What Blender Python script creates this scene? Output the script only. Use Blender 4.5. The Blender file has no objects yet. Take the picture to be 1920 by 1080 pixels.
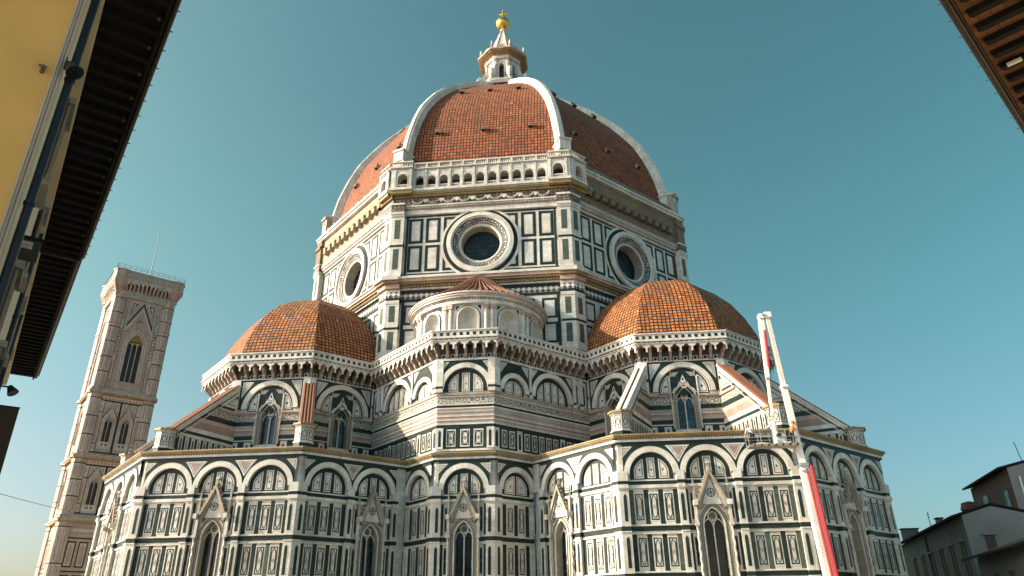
import bpy, bmesh, math, random
from mathutils import Vector, Matrix
random.seed(7)
R = math.radians
scene = bpy.context.scene
col = scene.collection
Q = 2 ** -.5
T8 = math.tan(R(22.5))

# ------------------------------------------------------------------ camera
cam_d = bpy.data.cameras.new("camera")
cam = bpy.data.objects.new("camera", cam_d)
col.objects.link(cam)
cam_d.sensor_width = 36.0
cam_d.lens = 1340.5 / 1920 * 36.0
cam_d.clip_start = .1
cam_d.clip_end = 6000
CR = Vector((0.99431831, 0.10588598, -0.01092077))
CU = Vector((0.05528372, -0.42600369, 0.90303077))
CF = Vector((-0.09096601, 0.89850376, 0.42943704))
CO = Vector((11.0927, -98.5556, 1.7))
m = Matrix(((CR.x, CU.x, -CF.x, CO.x), (CR.y, CU.y, -CF.y, CO.y), (CR.z, CU.z, -CF.z, CO.z), (0, 0, 0, 1)))
cam.matrix_world = m
scene.camera = cam

# ------------------------------------------------------------------ light
SUN_B, SUN_E = 77.0, 24.0           # degrees round from the front face towards the left, elevation
SKY_TINT, SKY_SAT, SKY_S = (.70, 1.33, .98, 1), .98, .066
SKY_FILL = (3.0, 2.6, 3.1, 1)
world = bpy.data.worlds.new("World")
scene.world = world
world.use_nodes = True
wn = world.node_tree.nodes; wl = world.node_tree.links
bg = wn["Background"]
sky = wn.new("ShaderNodeTexSky")
sky.sky_type = 'NISHITA'
sky.sun_disc = False
sky.sun_elevation = R(SUN_E)
sky.sun_rotation = R(180 + SUN_B)
sky.air_density = 1.0; sky.dust_density = 2.2; sky.ozone_density = 1.0
tint = wn.new("ShaderNodeMix"); tint.data_type = 'RGBA'; tint.blend_type = 'MULTIPLY'
tint.inputs[0].default_value = 1.0
hs = wn.new("ShaderNodeHueSaturation"); hs.inputs['Saturation'].default_value = SKY_SAT
wl.new(sky.outputs[0], tint.inputs[6]); wl.new(tint.outputs[2], hs.inputs['Color'])
# unseen low sky behind the camera, brightened as added fill for shaded walls
tc = wn.new("ShaderNodeTexCoord")
def wmath(op, a, b=None, clamp=False):
    n = wn.new("ShaderNodeMath"); n.operation = op; n.use_clamp = clamp
    for i, v in enumerate((a, b)):
        if v is None: continue
        if hasattr(v, 'is_output'): wl.new(v, n.inputs[i])
        else: n.inputs[i].default_value = v
    return n.outputs[0]
def wramp(v, lo, hi):
    n = wn.new("ShaderNodeMapRange"); n.interpolation_type = 'SMOOTHSTEP'; n.inputs[1].default_value = lo; n.inputs[2].default_value = hi; wl.new(v, n.inputs[0]); return n.outputs[0]
sx0 = wn.new("ShaderNodeSeparateXYZ"); wl.new(tc.outputs['Generated'], sx0.inputs[0])
tm = wn.new("ShaderNodeMix"); tm.data_type = 'RGBA'; wl.new(wramp(sx0.outputs[2], .0, .5), tm.inputs[0])
tm.inputs[6].default_value = (.78, 1.0, 1.02, 1); tm.inputs[7].default_value = SKY_TINT
wl.new(tm.outputs[2], tint.inputs[7])
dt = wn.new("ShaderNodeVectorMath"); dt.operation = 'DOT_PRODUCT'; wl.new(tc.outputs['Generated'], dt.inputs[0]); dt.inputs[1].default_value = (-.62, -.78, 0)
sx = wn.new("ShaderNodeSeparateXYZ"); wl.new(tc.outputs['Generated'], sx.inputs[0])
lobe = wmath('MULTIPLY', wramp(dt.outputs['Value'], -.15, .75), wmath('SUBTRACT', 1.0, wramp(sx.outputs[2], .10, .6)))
fill_mix = wn.new("ShaderNodeMix"); fill_mix.data_type = 'RGBA'; fill_mix.blend_type = 'MULTIPLY'; wl.new(lobe, fill_mix.inputs[0]); wl.new(hs.outputs[0], fill_mix.inputs[6]); fill_mix.inputs[7].default_value = SKY_FILL
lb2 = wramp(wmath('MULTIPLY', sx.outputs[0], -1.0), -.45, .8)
hz2 = wn.new("ShaderNodeMix"); hz2.data_type = 'RGBA'; hz2.blend_type = 'MULTIPLY'; wl.new(lb2, hz2.inputs[0]); wl.new(fill_mix.outputs[2], hz2.inputs[6]); hz2.inputs[7].default_value = (1.62, 1.22, 1.18, 1)
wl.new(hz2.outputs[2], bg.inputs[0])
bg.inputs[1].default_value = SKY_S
sun_d = bpy.data.lights.new("sun", 'SUN')
sun_d.energy = 4.4; sun_d.angle = R(.5); sun_d.color = (1, .87, .69)
sun = bpy.data.objects.new("sun", sun_d); col.objects.link(sun)
sdir = Vector((-math.sin(R(SUN_B)) * math.cos(R(SUN_E)), -math.cos(R(SUN_B)) * math.cos(R(SUN_E)), math.sin(R(SUN_E))))
sun.rotation_euler = sdir.to_track_quat('Z', 'Y').to_euler()
scene.view_settings.view_transform = 'Standard'
scene.view_settings.look = 'None'
scene.view_settings.exposure = 1.0
scene.view_settings.gamma = 1.0

# ------------------------------------------------------------------ materials
def new_mat(name):
    mt = bpy.data.materials.new(name); mt.use_nodes = True
    nt = mt.node_tree
    return mt, nt, nt.nodes["Principled BSDF"]

def N(nt, t, **kw):
    n = nt.nodes.new(t)
    for k, v in kw.items():
        if k in n.inputs: n.inputs[k].default_value = v
        else: setattr(n, k, v)
    return n

def mixc(nt, fac, a, b, mode='MIX'):
    n = nt.nodes.new("ShaderNodeMix"); n.data_type = 'RGBA'; n.blend_type = mode
    for i, v in ((0, fac), (6, a), (7, b)):
        if hasattr(v, 'is_output'): nt.links.new(v, n.inputs[i])
        elif i == 0: n.inputs[i].default_value = v
        else: n.inputs[i].default_value = (*v, 1)
    return n.outputs[2]

def ramp(nt, val, lo, hi):
    n = nt.nodes.new("ShaderNodeMapRange"); n.inputs[1].default_value = lo; n.inputs[2].default_value = hi
    nt.links.new(val, n.inputs[0]); return n.outputs[0]

def noise(nt, vec, scale, detail=4, sc=(1, 1, 1), rough=.55):
    mp = nt.nodes.new("ShaderNodeMapping"); mp.inputs['Scale'].default_value = sc
    nt.links.new(vec, mp.inputs[0])
    n = N(nt, "ShaderNodeTexNoise", Scale=scale, Detail=detail, Roughness=rough)
    nt.links.new(mp.outputs[0], n.inputs['Vector'])
    return n.outputs['Fac']

def stone(name, c1, c2, dirt, bw=1.1, bh=.45, rough=.6, spec=.5, mortar=.012, dirt_amt=.55, mort_col=None, bump=.12, streak=True):
    """coursed stone: block tone variation, joints, weather stains, streaks"""
    mt, nt, bs = new_mat(name)
    uv = nt.nodes.new("ShaderNodeUVMap").outputs[0]
    ob = nt.nodes.new("ShaderNodeTexCoord").outputs['Object']
    br = N(nt, "ShaderNodeTexBrick", Scale=1.0)
    br.inputs['Brick Width'].default_value = bw; br.inputs['Row Height'].default_value = bh
    br.inputs['Mortar Size'].default_value = mortar; br.inputs['Mortar Smooth'].default_value = .3
    br.inputs['Color1'].default_value = (*c1, 1); br.inputs['Color2'].default_value = (*c2, 1)
    br.inputs['Mortar'].default_value = (*(mort_col or [x * .6 for x in c2]), 1)
    nt.links.new(uv, br.inputs['Vector'])
    n1 = noise(nt, ob, .35, 6, rough=.65)
    f = ramp(nt, n1, .42, .70)
    c = mixc(nt, f, br.outputs[0], dirt)
    mm = nt.nodes.new("ShaderNodeMath"); mm.operation = 'MULTIPLY'; mm.inputs[1].default_value = dirt_amt
    nt.links.new(f, mm.inputs[0])
    c = mixc(nt, mm.outputs[0], br.outputs[0], dirt)
    if streak:
        n2 = noise(nt, ob, 1.3, 4, (1, 1, .12))
        f2 = ramp(nt, n2, .47, .76)
        m2 = nt.nodes.new("ShaderNodeMath"); m2.operation = 'MULTIPLY'; m2.inputs[1].default_value = .6
        nt.links.new(f2, m2.inputs[0])
        c = mixc(nt, m2.outputs[0], c, [x * .7 for x in dirt])
    n3 = noise(nt, ob, 5.0, 5)
    f3 = ramp(nt, n3, .3, .75)
    c = mixc(nt, .35, c, mixc(nt, f3, [x * 1.05 for x in c1], [x * .72 for x in c2]))
    n4 = ramp(nt, noise(nt, ob, .8, 3), .35, .65)
    c = mixc(nt, .5, c, mixc(nt, n4, [1.06, .98, .90], [.84, .95, 1.0]), 'MULTIPLY')
    nt.links.new(c, bs.inputs['Base Color'])
    bs.inputs['Roughness'].default_value = rough; bs.inputs['Specular IOR Level'].default_value = spec
    if bump:
        b = N(nt, "ShaderNodeBump", Strength=bump, Distance=.05)
        nt.links.new(noise(nt, ob, 7, 6), b.inputs['Height'])
        nt.links.new(b.outputs[0], bs.inputs['Normal'])
    return mt

def tile_mat(name, cw, rh, c1, c2, c3, gap=(.022, .010, .007)):
    """terracotta tiles in straight columns: uv in metres across and up the slope"""
    mt, nt, bs = new_mat(name)
    uv = nt.nodes.new("ShaderNodeUVMap").outputs[0]
    ob = nt.nodes.new("ShaderNodeTexCoord").outputs['Object']
    br = N(nt, "ShaderNodeTexBrick", Scale=1.0)
    br.offset = 0.0; br.squash = 1.0
    br.inputs['Brick Width'].default_value = cw; br.inputs['Row Height'].default_value = rh
    br.inputs['Mortar Size'].default_value = cw * .17; br.inputs['Mortar Smooth'].default_value = .25
    br.inputs['Color1'].default_value = (0, 0, 0, 1); br.inputs['Color2'].default_value = (1, 1, 1, 1)
    br.inputs['Mortar'].default_value = (.5, .5, .5, 1)
    wv = N(nt, "ShaderNodeTexNoise", Scale=.9, Detail=3); nt.links.new(uv, wv.inputs['Vector'])
    ws = N(nt, "ShaderNodeVectorMath", operation='MULTIPLY_ADD'); nt.links.new(wv.outputs['Color'], ws.inputs[0]); ws.inputs[1].default_value = (.16, .22, 0); nt.links.new(uv, ws.inputs[2])
    uv0 = uv; uv = ws.outputs[0]
    nt.links.new(uv, br.inputs['Vector'])
    cr = nt.nodes.new("ShaderNodeValToRGB")
    e = cr.color_ramp.elements
    e[0].position = 0; e[0].color = (*c1, 1); e[1].position = 1; e[1].color = (*c3, 1)
    k = e.new(.5); k.color = (*c2, 1)
    k = e.new(.93); k.color = (*[x * .55 for x in c1], 1)
    nt.links.new(br.outputs['Color'], cr.inputs[0])
    n1 = ramp(nt, noise(nt, ob, .25, 6, rough=.7), .35, .75)
    c = mixc(nt, n1, cr.outputs[0], [.16, .075, .045], 'MIX')
    c = mixc(nt, .5, cr.outputs[0], c)
    st = ramp(nt, noise(nt, uv0, 1.0, 5, (1.1, .07, 1)), .52, .75)
    sm = N(nt, "ShaderNodeMath", operation='MULTIPLY'); sm.inputs[1].default_value = .55; nt.links.new(st, sm.inputs[0])
    c = mixc(nt, sm.outputs[0], c, (.10, .05, .03))
    li = ramp(nt, noise(nt, ob, 1.6, 6, rough=.7), .62, .74)
    sm = N(nt, "ShaderNodeMath", operation='MULTIPLY'); sm.inputs[1].default_value = .35; nt.links.new(li, sm.inputs[0])
    c = mixc(nt, sm.outputs[0], c, (.42, .30, .15))
    c = mixc(nt, br.outputs['Fac'], c, gap)
    nt.links.new(c, bs.inputs['Base Color'])
    bs.inputs['Roughness'].default_value = .8
    # lapped relief: each row climbs towards its lower edge, each column is rounded
    sx = nt.nodes.new("ShaderNodeSeparateXYZ"); nt.links.new(uv, sx.inputs[0])
    def fr(o, s):
        d = N(nt, "ShaderNodeMath", operation='DIVIDE'); d.inputs[1].default_value = s; nt.links.new(o, d.inputs[0])
        g = N(nt, "ShaderNodeMath", operation='FRACT'); nt.links.new(d.outputs[0], g.inputs[0]); return g.outputs[0]
    fv = fr(sx.outputs[1], rh)
    iv = N(nt, "ShaderNodeMath", operation='SUBTRACT'); iv.inputs[0].default_value = 1; nt.links.new(fv, iv.inputs[1])
    sb = N(nt, "ShaderNodeMath", operation='SUBTRACT'); nt.links.new(iv.outputs[0], sb.inputs[0]); nt.links.new(br.outputs['Fac'], sb.inputs[1])
    b = N(nt, "ShaderNodeBump", Strength=.8, Distance=.07)
    nt.links.new(sb.outputs[0], b.inputs['Height']); nt.links.new(b.outputs[0], bs.inputs['Normal'])
    return mt

def plain(name, c, rough=.6, metal=0, var=.25, scale=2.0, spec=.5):
    mt, nt, bs = new_mat(name)
    ob = nt.nodes.new("ShaderNodeTexCoord").outputs['Object']
    f = ramp(nt, noise(nt, ob, scale, 5), .3, .75)
    nt.links.new(mixc(nt, f, c, [x * (1 - var) for x in c]), bs.inputs['Base Color'])
    bs.inputs['Roughness'].default_value = rough; bs.inputs['Metallic'].default_value = metal
    bs.inputs['Specular IOR Level'].default_value = spec
    return mt

def checker_mat(name, ca, cb, su, sv, kind='diamond'):
    """small geometric marble inlay"""
    mt, nt, bs = new_mat(name)
    uv = nt.nodes.new("ShaderNodeUVMap").outputs[0]
    mp = nt.nodes.new("ShaderNodeMapping"); mp.inputs['Scale'].default_value = (1 / su, 1 / sv, 1)
    nt.links.new(uv, mp.inputs[0])
    if kind == 'diamond':
        mp.inputs['Rotation'].default_value = (0, 0, R(45))
        t = N(nt, "ShaderNodeTexChecker", Scale=1.41)
        nt.links.new(mp.outputs[0], t.inputs[0]); f = t.outputs['Fac']
    elif kind == 'check':
        t = N(nt, "ShaderNodeTexChecker", Scale=1.0)
        nt.links.new(mp.outputs[0], t.inputs[0]); f = t.outputs['Fac']
    else:
        t = N(nt, "ShaderNodeTexVoronoi", Scale=1.0, Randomness=.35)
        nt.links.new(mp.outputs[0], t.inputs['Vector'])
        f = ramp(nt, t.outputs['Distance'], .28, .42)
        if kind == 'ring':
            pp = N(nt, "ShaderNodeMath", operation='PINGPONG'); pp.inputs[1].default_value = .17; nt.links.new(t.outputs['Distance'], pp.inputs[0])
            f = ramp(nt, pp.outputs[0], .06, .12)
    ob = nt.nodes.new("ShaderNodeTexCoord").outputs['Object']
    g = ramp(nt, noise(nt, ob, 1.5, 5), .3, .8)
    c = mixc(nt, f, ca, cb)
    c = mixc(nt, g, c, mixc(nt, .5, c, [.5 * (x + y) * .7 for x, y in zip(ca, cb)]))
    nt.links.new(c, bs.inputs['Base Color']); bs.inputs['Roughness'].default_value = .6
    return mt

WH1, WH2, WDIRT = (.77, .735, .69), (.55, .515, .475), (.29, .24, .19)
M = {}
M['white'] = stone('white_marble', WH1, WH2, WDIRT, .9, .42, rough=.46, dirt_amt=.8)
M['green'] = stone('green_marble', (.009, .016, .018), (.028, .050, .040), (.030, .042, .036), .7, .35, rough=.42, spec=.16, dirt_amt=.35, bump=.05)
M['greenl'] = stone('weathered_green_marble', (.035, .055, .05), (.09, .115, .09), (.11, .12, .10), .55, .3, rough=.42, spec=.25, dirt_amt=.4, bump=.05)
M['mauve'] = stone('mauve_marble', (.40, .33, .30), (.52, .45, .40), (.26, .20, .17), 1.2, .3, dirt_amt=.8)
M['pink'] = stone('pink_marble', (.30, .185, .16), (.40, .28, .24), (.18, .12, .10), .8, .4, dirt_amt=.5)
M['palepink'] = stone('pale_pink_marble', (.46, .31, .255), (.56, .42, .35), (.24, .15, .12), .9, .5, dirt_amt=.75)
M['gold'] = stone('lichen_stained_cornice', (.42, .30, .12), (.30, .21, .09), (.07, .055, .04), .5, .12, dirt_amt=.9, bump=.4)
M['greystone'] = stone('grey_stone', (.46, .42, .36), (.36, .32, .27), (.16, .13, .10), .8, .4, dirt_amt=.7)
M['patina'] = stone('weathered_carved_stone', (.50, .42, .34), (.36, .28, .22), (.10, .08, .065), .4, .3, dirt_amt=.9, bump=.4)
M['towerwhite'] = stone('tower_marble', (.56, .48, .42), (.45, .37, .32), (.24, .18, .14), .9, .5, dirt_amt=.85)
M['shadedirt'] = stone('shaded_dirty_stone', (.10, .085, .07), (.07, .06, .05), (.03, .027, .024), .5, .3, dirt_amt=.6)  # dark stone for recesses: shade put into the colour, together with dirt
M['towerpink'] = stone('tower_pink_marble', (.36, .245, .20), (.47, .35, .285), (.20, .13, .10), .8, .45, dirt_amt=.7)
M['rough'] = stone('rough_masonry', (.27, .20, .14), (.19, .14, .10), (.09, .07, .05), .7, .28, rough=.9, mortar=.03, dirt_amt=.6, bump=.5)
M['sunlitrough'] = stone('sunlit_rough_masonry', (.46, .38, .28), (.33, .27, .20), (.17, .13, .09), .8, .35, rough=.9, mortar=.02, dirt_amt=.6, bump=.4)
M['xfr'] = checker_mat('lozenge_frieze', (.012, .02, .02), (.70, .66, .60), .62, .62)
M['check'] = checker_mat('chequer_frieze', (.04, .055, .055), (.62, .56, .48), .26, .26, 'check')
M['rose'] = checker_mat('inlaid_roundels', (.10, .105, .095), (.52, .46, .38), .62, .62, 'ring')
M['pattern'] = checker_mat('oculus_mosaic', (.58, .54, .47), (.03, .045, .05), .34, .34, 'v')
M['orn'] = checker_mat('carved_garland_frieze', (.26, .21, .16), (.06, .048, .036), .5, .4, 'v')
M['jamb'] = checker_mat('inlaid_jamb', (.36, .32, .26), (.05, .065, .065), .16, .16)
M['gothic'] = checker_mat('pink_lozenge_frieze', (.60, .46, .38), (.32, .17, .14), .7, .7)
M['tileL'] = tile_mat('dome_tiles', .42, .56, (.33, .072, .017), (.47, .112, .02), (.60, .215, .05))
M['tileS'] = tile_mat('apse_dome_tiles', .42, .40, (.46, .115, .025), (.62, .21, .04), (.74, .35, .09))
M['tileR'] = tile_mat('roof_tiles', .30, .42, (.27, .10, .055), (.38, .155, .085), (.46, .24, .14))
def pane_mat(name, c1, c2, lead):
    mt, nt, bs = new_mat(name)
    uv = nt.nodes.new("ShaderNodeUVMap").outputs[0]
    br = N(nt, "ShaderNodeTexBrick", Scale=1.0); br.offset = 0.0
    br.inputs['Brick Width'].default_value = .26; br.inputs['Row Height'].default_value = .34; br.inputs['Mortar Size'].default_value = .018
    for k, c in (('Color1', c1), ('Color2', c2), ('Mortar', lead)): br.inputs[k].default_value = (*c, 1)
    nt.links.new(uv, br.inputs['Vector'])
    ob = nt.nodes.new("ShaderNodeTexCoord").outputs['Object']
    nt.links.new(mixc(nt, ramp(nt, noise(nt, ob, .9, 4), .45, .7), br.outputs[0], [x * 2.2 for x in c2]), bs.inputs['Base Color'])
    bs.inputs['Roughness'].default_value = .22; bs.inputs['Specular IOR Level'].default_value = .35
    b = N(nt, "ShaderNodeBump", Strength=.25, Distance=.05); nt.links.new(br.outputs[0], b.inputs['Height']); nt.links.new(b.outputs[0], bs.inputs['Normal'])
    return mt
M['glass'] = pane_mat('dark_leaded_glass', (.003, .007, .010), (.010, .022, .028), (.002, .002, .002))
M['blueglass'] = pane_mat('blue_leaded_glass', (.004, .020, .032), (.010, .048, .066), (.002, .003, .004))
M['iron'] = plain('dark_iron', (.02, .02, .022), .5, 0, .2)
M['copper'] = None
mt, nt, bs = new_mat('gilded_copper'); bs.inputs['Base Color'].default_value = (.86, .50, .10, 1); bs.inputs['Metallic'].default_value = 1; bs.inputs['Roughness'].default_value = .33
M['copper'] = mt
M['plaster'] = plain('yellow_ochre_plaster', (.97, .53, .15), .9, 0, .2, .6)
M['cream'] = plain('cream_plaster', (.74, .62, .46), .9, 0, .15, .7)
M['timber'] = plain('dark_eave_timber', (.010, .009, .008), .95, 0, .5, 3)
M['pianella'] = stone('terracotta_eave_slabs', (.30, .12, .05), (.20, .08, .035), (.06, .04, .03), .32, .3, rough=.9, mortar=.02, dirt_amt=.5, streak=False)
M['gutter'] = plain('weathered_copper_gutter', (.07, .055, .035), .45, .5, .4, 3)
M['pipe'] = plain('dark_downpipe', (.014, .017, .024), .4, .3, .3, 2)
M['shutter'] = plain('brown_shutter', (.10, .055, .035), .7, 0, .4, 3)
M['craneW'] = plain('white_boom_paint', (.78, .76, .72), .35, 0, .12, 1.2)
M['craneR'] = plain('red_boom_paint', (.62, .03, .035), .35, 0, .15, 2)
M['craneG'] = plain('galvanised_steel', (.42, .45, .47), .4, .6, .2, 3)
M['pave'] = stone('grey_paving', (.27, .245, .21), (.22, .20, .17), (.15, .135, .115), .9, .5, rough=.8, dirt_amt=.5, streak=False)
M['streetwall'] = stone('street_plaster', (.36, .29, .21), (.33, .265, .19), (.20, .155, .11), 2.2, 1.4, rough=.9, mortar=.004, dirt_amt=.6)
M['brown'] = plain('brown_signboard', (.085, .045, .025), .6, 0, .3, 1.2)
M['brick'] = stone('brown_brick', (.15, .085, .06), (.11, .065, .05), (.06, .04, .03), .25, .075, rough=.9, mortar=.01, dirt_amt=.4)
M['houseW'] = plain('grey_render', (.20, .175, .15), .9, 0, .35, .5)
M['houseL'] = plain('pale_render', (.25, .225, .215), .9, 0, .25, .5)
M['winsky'] = plain('window_pane', (.10, .28, .30), .08, 0, .2, 1)
M['skin'] = plain('skin', (.50, .28, .19), .6, 0, .1)
M['shirt'] = plain('pale_blue_shirt', (.52, .60, .68), .8, 0, .2, 8)
M['trouser'] = plain('dark_work_trousers', (.02, .025, .03), .8, 0, .3, 8)
M['orange'] = plain('orange_plastic', (.80, .20, .03), .4, 0, .1)
M['yellow'] = plain('yellow_plastic', (.80, .55, .05), .4, 0, .1)
M['ochre'] = plain('worn_hazard_paint', (.36, .27, .13), .6, 0, .4, 4)
M['whitepaint'] = plain('white_paint', (.75, .74, .70), .5, 0, .1)

# ------------------------------------------------------------------ mesh building
class MB:
    def __init__(s): s.v = []; s.f = []; s.fm = []; s.uv = []; s.ms = []
    def mi(s, m):
        if m not in s.ms: s.ms.append(m)
        return s.ms.index(m)
    def face(s, pts, m, uvs=None):
        i = len(s.v); s.v += [tuple(p) for p in pts]
        s.uv += list(uvs) if uvs else [(p[0] + p[1], p[2]) for p in pts]
        s.f.append(tuple(range(i, i + len(pts)))); s.fm.append(s.mi(m))
    def build(s, name, parent=None, smooth=False):
        me = bpy.data.meshes.new(name)
        me.from_pydata(s.v, [], s.f)
        for k in s.ms: me.materials.append(M[k])
        me.polygons.foreach_set('material_index', s.fm)
        l = me.uv_layers.new(name='UVMap')
        l.data.foreach_set('uv', [c for lp in me.loops for c in s.uv[lp.vertex_index]])
        bm = bmesh.new(); bm.from_mesh(me)
        if smooth:
            bmesh.ops.remove_doubles(bm, verts=bm.verts, dist=1e-4)
            for f in bm.faces: f.smooth = True
        bm.to_mesh(me); bm.free(); me.update()
        o = bpy.data.objects.new(name, me); col.objects.link(o)
        if parent: o.parent = parent
        return o
    # world-space helpers
    def wbox(s, c, size, m, rot=None):
        c = Vector(c); h = [x / 2 for x in size]; rot = rot or Matrix.Identity(3)
        P = lambda a, b, d: c + rot @ Vector((a * h[0], b * h[1], d * h[2]))
        for ax in range(3):
            for sg in (-1, 1):
                o = [(-1, -1), (1, -1), (1, 1), (-1, 1)]
                pts = []
                for a, b in o:
                    k = [0, 0, 0]; k[ax] = sg; k[(ax + 1) % 3] = a; k[(ax + 2) % 3] = b
                    pts.append(P(*k))
                if sg < 0: pts.reverse()
                w, hh = size[(ax + 1) % 3], size[(ax + 2) % 3]
                s.face(pts, m, [(a * w / 2, b * hh / 2) for a, b in (o if sg > 0 else o[::-1])])
    def bar(s, p, q, r, m, n=8, r2=None):
        p, q = Vector(p), Vector(q); d = (q - p)
        L = d.length; d.normalize(); a = d.orthogonal().normalized(); b = d.cross(a); r2 = r if r2 is None else r2
        ring = lambda c, rr: [c + rr * (math.cos(t) * a + math.sin(t) * b) for t in [2 * math.pi * i / n for i in range(n)]]
        A, B = ring(p, r), ring(q, r2)
        for i in range(n):
            j = (i + 1) % n
            s.face([A[i], A[j], B[j], B[i]], m, [(i * .1, 0), (i * .1 + .1, 0), (i * .1 + .1, L), (i * .1, L)])
        s.face(A[::-1], m); s.face(B, m)
    def beam(s, p, q, w, h, m, up=(0, 0, 1), w2=None, h2=None):
        p, q = Vector(p), Vector(q); d = (q - p).normalized(); x = d.cross(Vector(up)).normalized(); y = x.cross(d)
        w2 = w2 or w; h2 = h2 or h
        A = [p + x * a * w / 2 + y * b * h / 2 for a, b in ((-1, -1), (1, -1), (1, 1), (-1, 1))]
        B = [q + x * a * w2 / 2 + y * b * h2 / 2 for a, b in ((-1, -1), (1, -1), (1, 1), (-1, 1))]
        for i in range(4):
            j = (i + 1) % 4; s.face([A[i], A[j], B[j], B[i]], m)
        s.face(A[::-1], m); s.face(B, m)
    def lathe(s, c, prof, m, n=24, a0=0, a1=360, off=0, ms=None):
        """prof: list of (r, z); c = (x, y)"""
        full = abs(a1 - a0 - 360) < 1e-6
        ang = [R(a0 + off + (a1 - a0) * i / n) for i in range(n + 1)]
        pt = lambda r, z, t: (c[0] + r * math.sin(t), c[1] - r * math.cos(t), z)
        L = 0
        for k in range(len(prof) - 1):
            (r0, z0), (r1, z1) = prof[k], prof[k + 1]
            dl = math.hypot(r1 - r0, z1 - z0)
            rm = max(r0, r1)
            mm = ms[k] if ms else m
            for i in range(n):
                t0, t1 = ang[i], ang[i + 1]
                pts = [pt(r0, z0, t0), pt(r0, z0, t1), pt(r1, z1, t1), pt(r1, z1, t0)]
                uv = [(rm * t0, L), (rm * t1, L), (rm * t1, L + dl), (rm * t0, L + dl)]
                if r0 < 1e-6: pts = [pts[0], pts[2], pts[3]]; uv = [uv[0], uv[2], uv[3]]
                elif r1 < 1e-6: pts = pts[:3]; uv = uv[:3]
                s.face(pts, mm, uv)
            L += dl

class Fr:
    """wall frame: u along the wall (left to right seen from outside), z up, d outwards; tl, tr mitre slopes"""
    def __init__(s, p0, p1, tl=0., tr=0.):
        s.p = Vector((p0[0], p0[1], 0)); e = Vector((p1[0], p1[1], 0)) - s.p
        s.L = e.length; s.u = e.normalized(); s.n = Vector((s.u.y, -s.u.x, 0)); s.tl = tl; s.tr = tr
    def P(s, u, z, d): return s.p + s.u * u + s.n * d + Vector((0, 0, z))
    def shift(s, d):
        """the same wall moved outwards by d with mitred ends"""
        a = s.P(-d * s.tl, 0, d); b = s.P(s.L + d * s.tr, 0, d)
        return Fr(a, b, s.tl, s.tr)
    def ex(s, u, d):
        if abs(u) < 1e-6: return u - d * s.tl
        if abs(u - s.L) < 1e-6: return u + d * s.tr
        return u
    def quad(s, b, u0, u1, z0, z1, d, m):
        a, c = s.ex(u0, d), s.ex(u1, d)
        b.face([s.P(a, z0, d), s.P(c, z0, d), s.P(c, z1, d), s.P(a, z1, d)], m, [(a, z0), (c, z0), (c, z1), (a, z1)])
    def box(s, b, u0, u1, z0, z1, d0, d1, m):
        s.quad(b, u0, u1, z0, z1, d1, m)
        A, B = s.ex(u0, d0), s.ex(u1, d0); a, c = s.ex(u0, d1), s.ex(u1, d1); P = s.P; w = d1 - d0
        b.face([P(a, z1, d1), P(c, z1, d1), P(B, z1, d0), P(A, z1, d0)], m, [(a, z1), (c, z1), (B, z1 + w), (A, z1 + w)])
        b.face([P(A, z0, d0), P(B, z0, d0), P(c, z0, d1), P(a, z0, d1)], m, [(A, z0 - w), (B, z0 - w), (c, z0), (a, z0)])
        if abs(u0) > 1e-6 or s.tl == 0: b.face([P(A, z0, d0), P(a, z0, d1), P(a, z1, d1), P(A, z1, d0)], m, [(a - w, z0), (a, z0), (a, z1), (a - w, z1)])
        if abs(u1 - s.L) > 1e-6 or s.tr == 0: b.face([P(c, z0, d1), P(B, z0, d0), P(B, z1, d0), P(c, z1, d1)], m, [(c, z0), (c + w, z0), (c + w, z1), (c, z1)])
    def run(s, b, z0, z1, d0, d1, m): s.box(b, 0., s.L, z0, z1, d0, d1, m)
    def poly(s, b, pts, d, m):
        b.face([s.P(u, z, d) for u, z in pts], m, pts)
    def prism(s, b, pts, d0, d1, m, ms=None):
        s.poly(b, pts, d1, m); n = len(pts)
        for i in range(n):
            p, q = pts[i], pts[(i + 1) % n]
            b.face([s.P(*p, d1), s.P(*p, d0), s.P(*q, d0), s.P(*q, d1)], ms or m, [(p[0], p[1]), (p[0] + .2, p[1]), (q[0] + .2, q[1]), q])
    def band(s, b, pin, pout, d0, d1, m, closed=False, sides=True, mi=None):
        n = len(pin); L = 0
        for i in range(n if closed else n - 1):
            j = (i + 1) % n
            a, c, e, f = pin[i], pin[j], pout[j], pout[i]
            l = math.hypot(c[0] - a[0], c[1] - a[1]); w = math.hypot(f[0] - a[0], f[1] - a[1])
            b.face([s.P(*a, d1), s.P(*f, d1), s.P(*e, d1), s.P(*c, d1)], m, [(L, 0), (L, w), (L + l, w), (L + l, 0)])
            if sides:
                b.face([s.P(*a, d0), s.P(*a, d1), s.P(*c, d1), s.P(*c, d0)], mi or m, [(L, -.2), (L, 0), (L + l, 0), (L + l, -.2)])
                b.face([s.P(*f, d1), s.P(*f, d0), s.P(*e, d0), s.P(*e, d1)], m, [(L, w), (L, w + .2), (L + l, w + .2), (L + l, w)])
            L += l
    def ring(s, b, uc, zc, r0, r1, d0, d1, m, a0=0, a1=180, n=24, sides=True, mi=None):
        s.band(b, arc(uc, zc, r0, a1, a0, n), arc(uc, zc, r1, a1, a0, n), d0, d1, m, False, sides, mi)
    def outline(s, b, pts, w, d, m):
        s.band(b, pts, inset(pts, w), 0, d, m, True, False)

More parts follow.
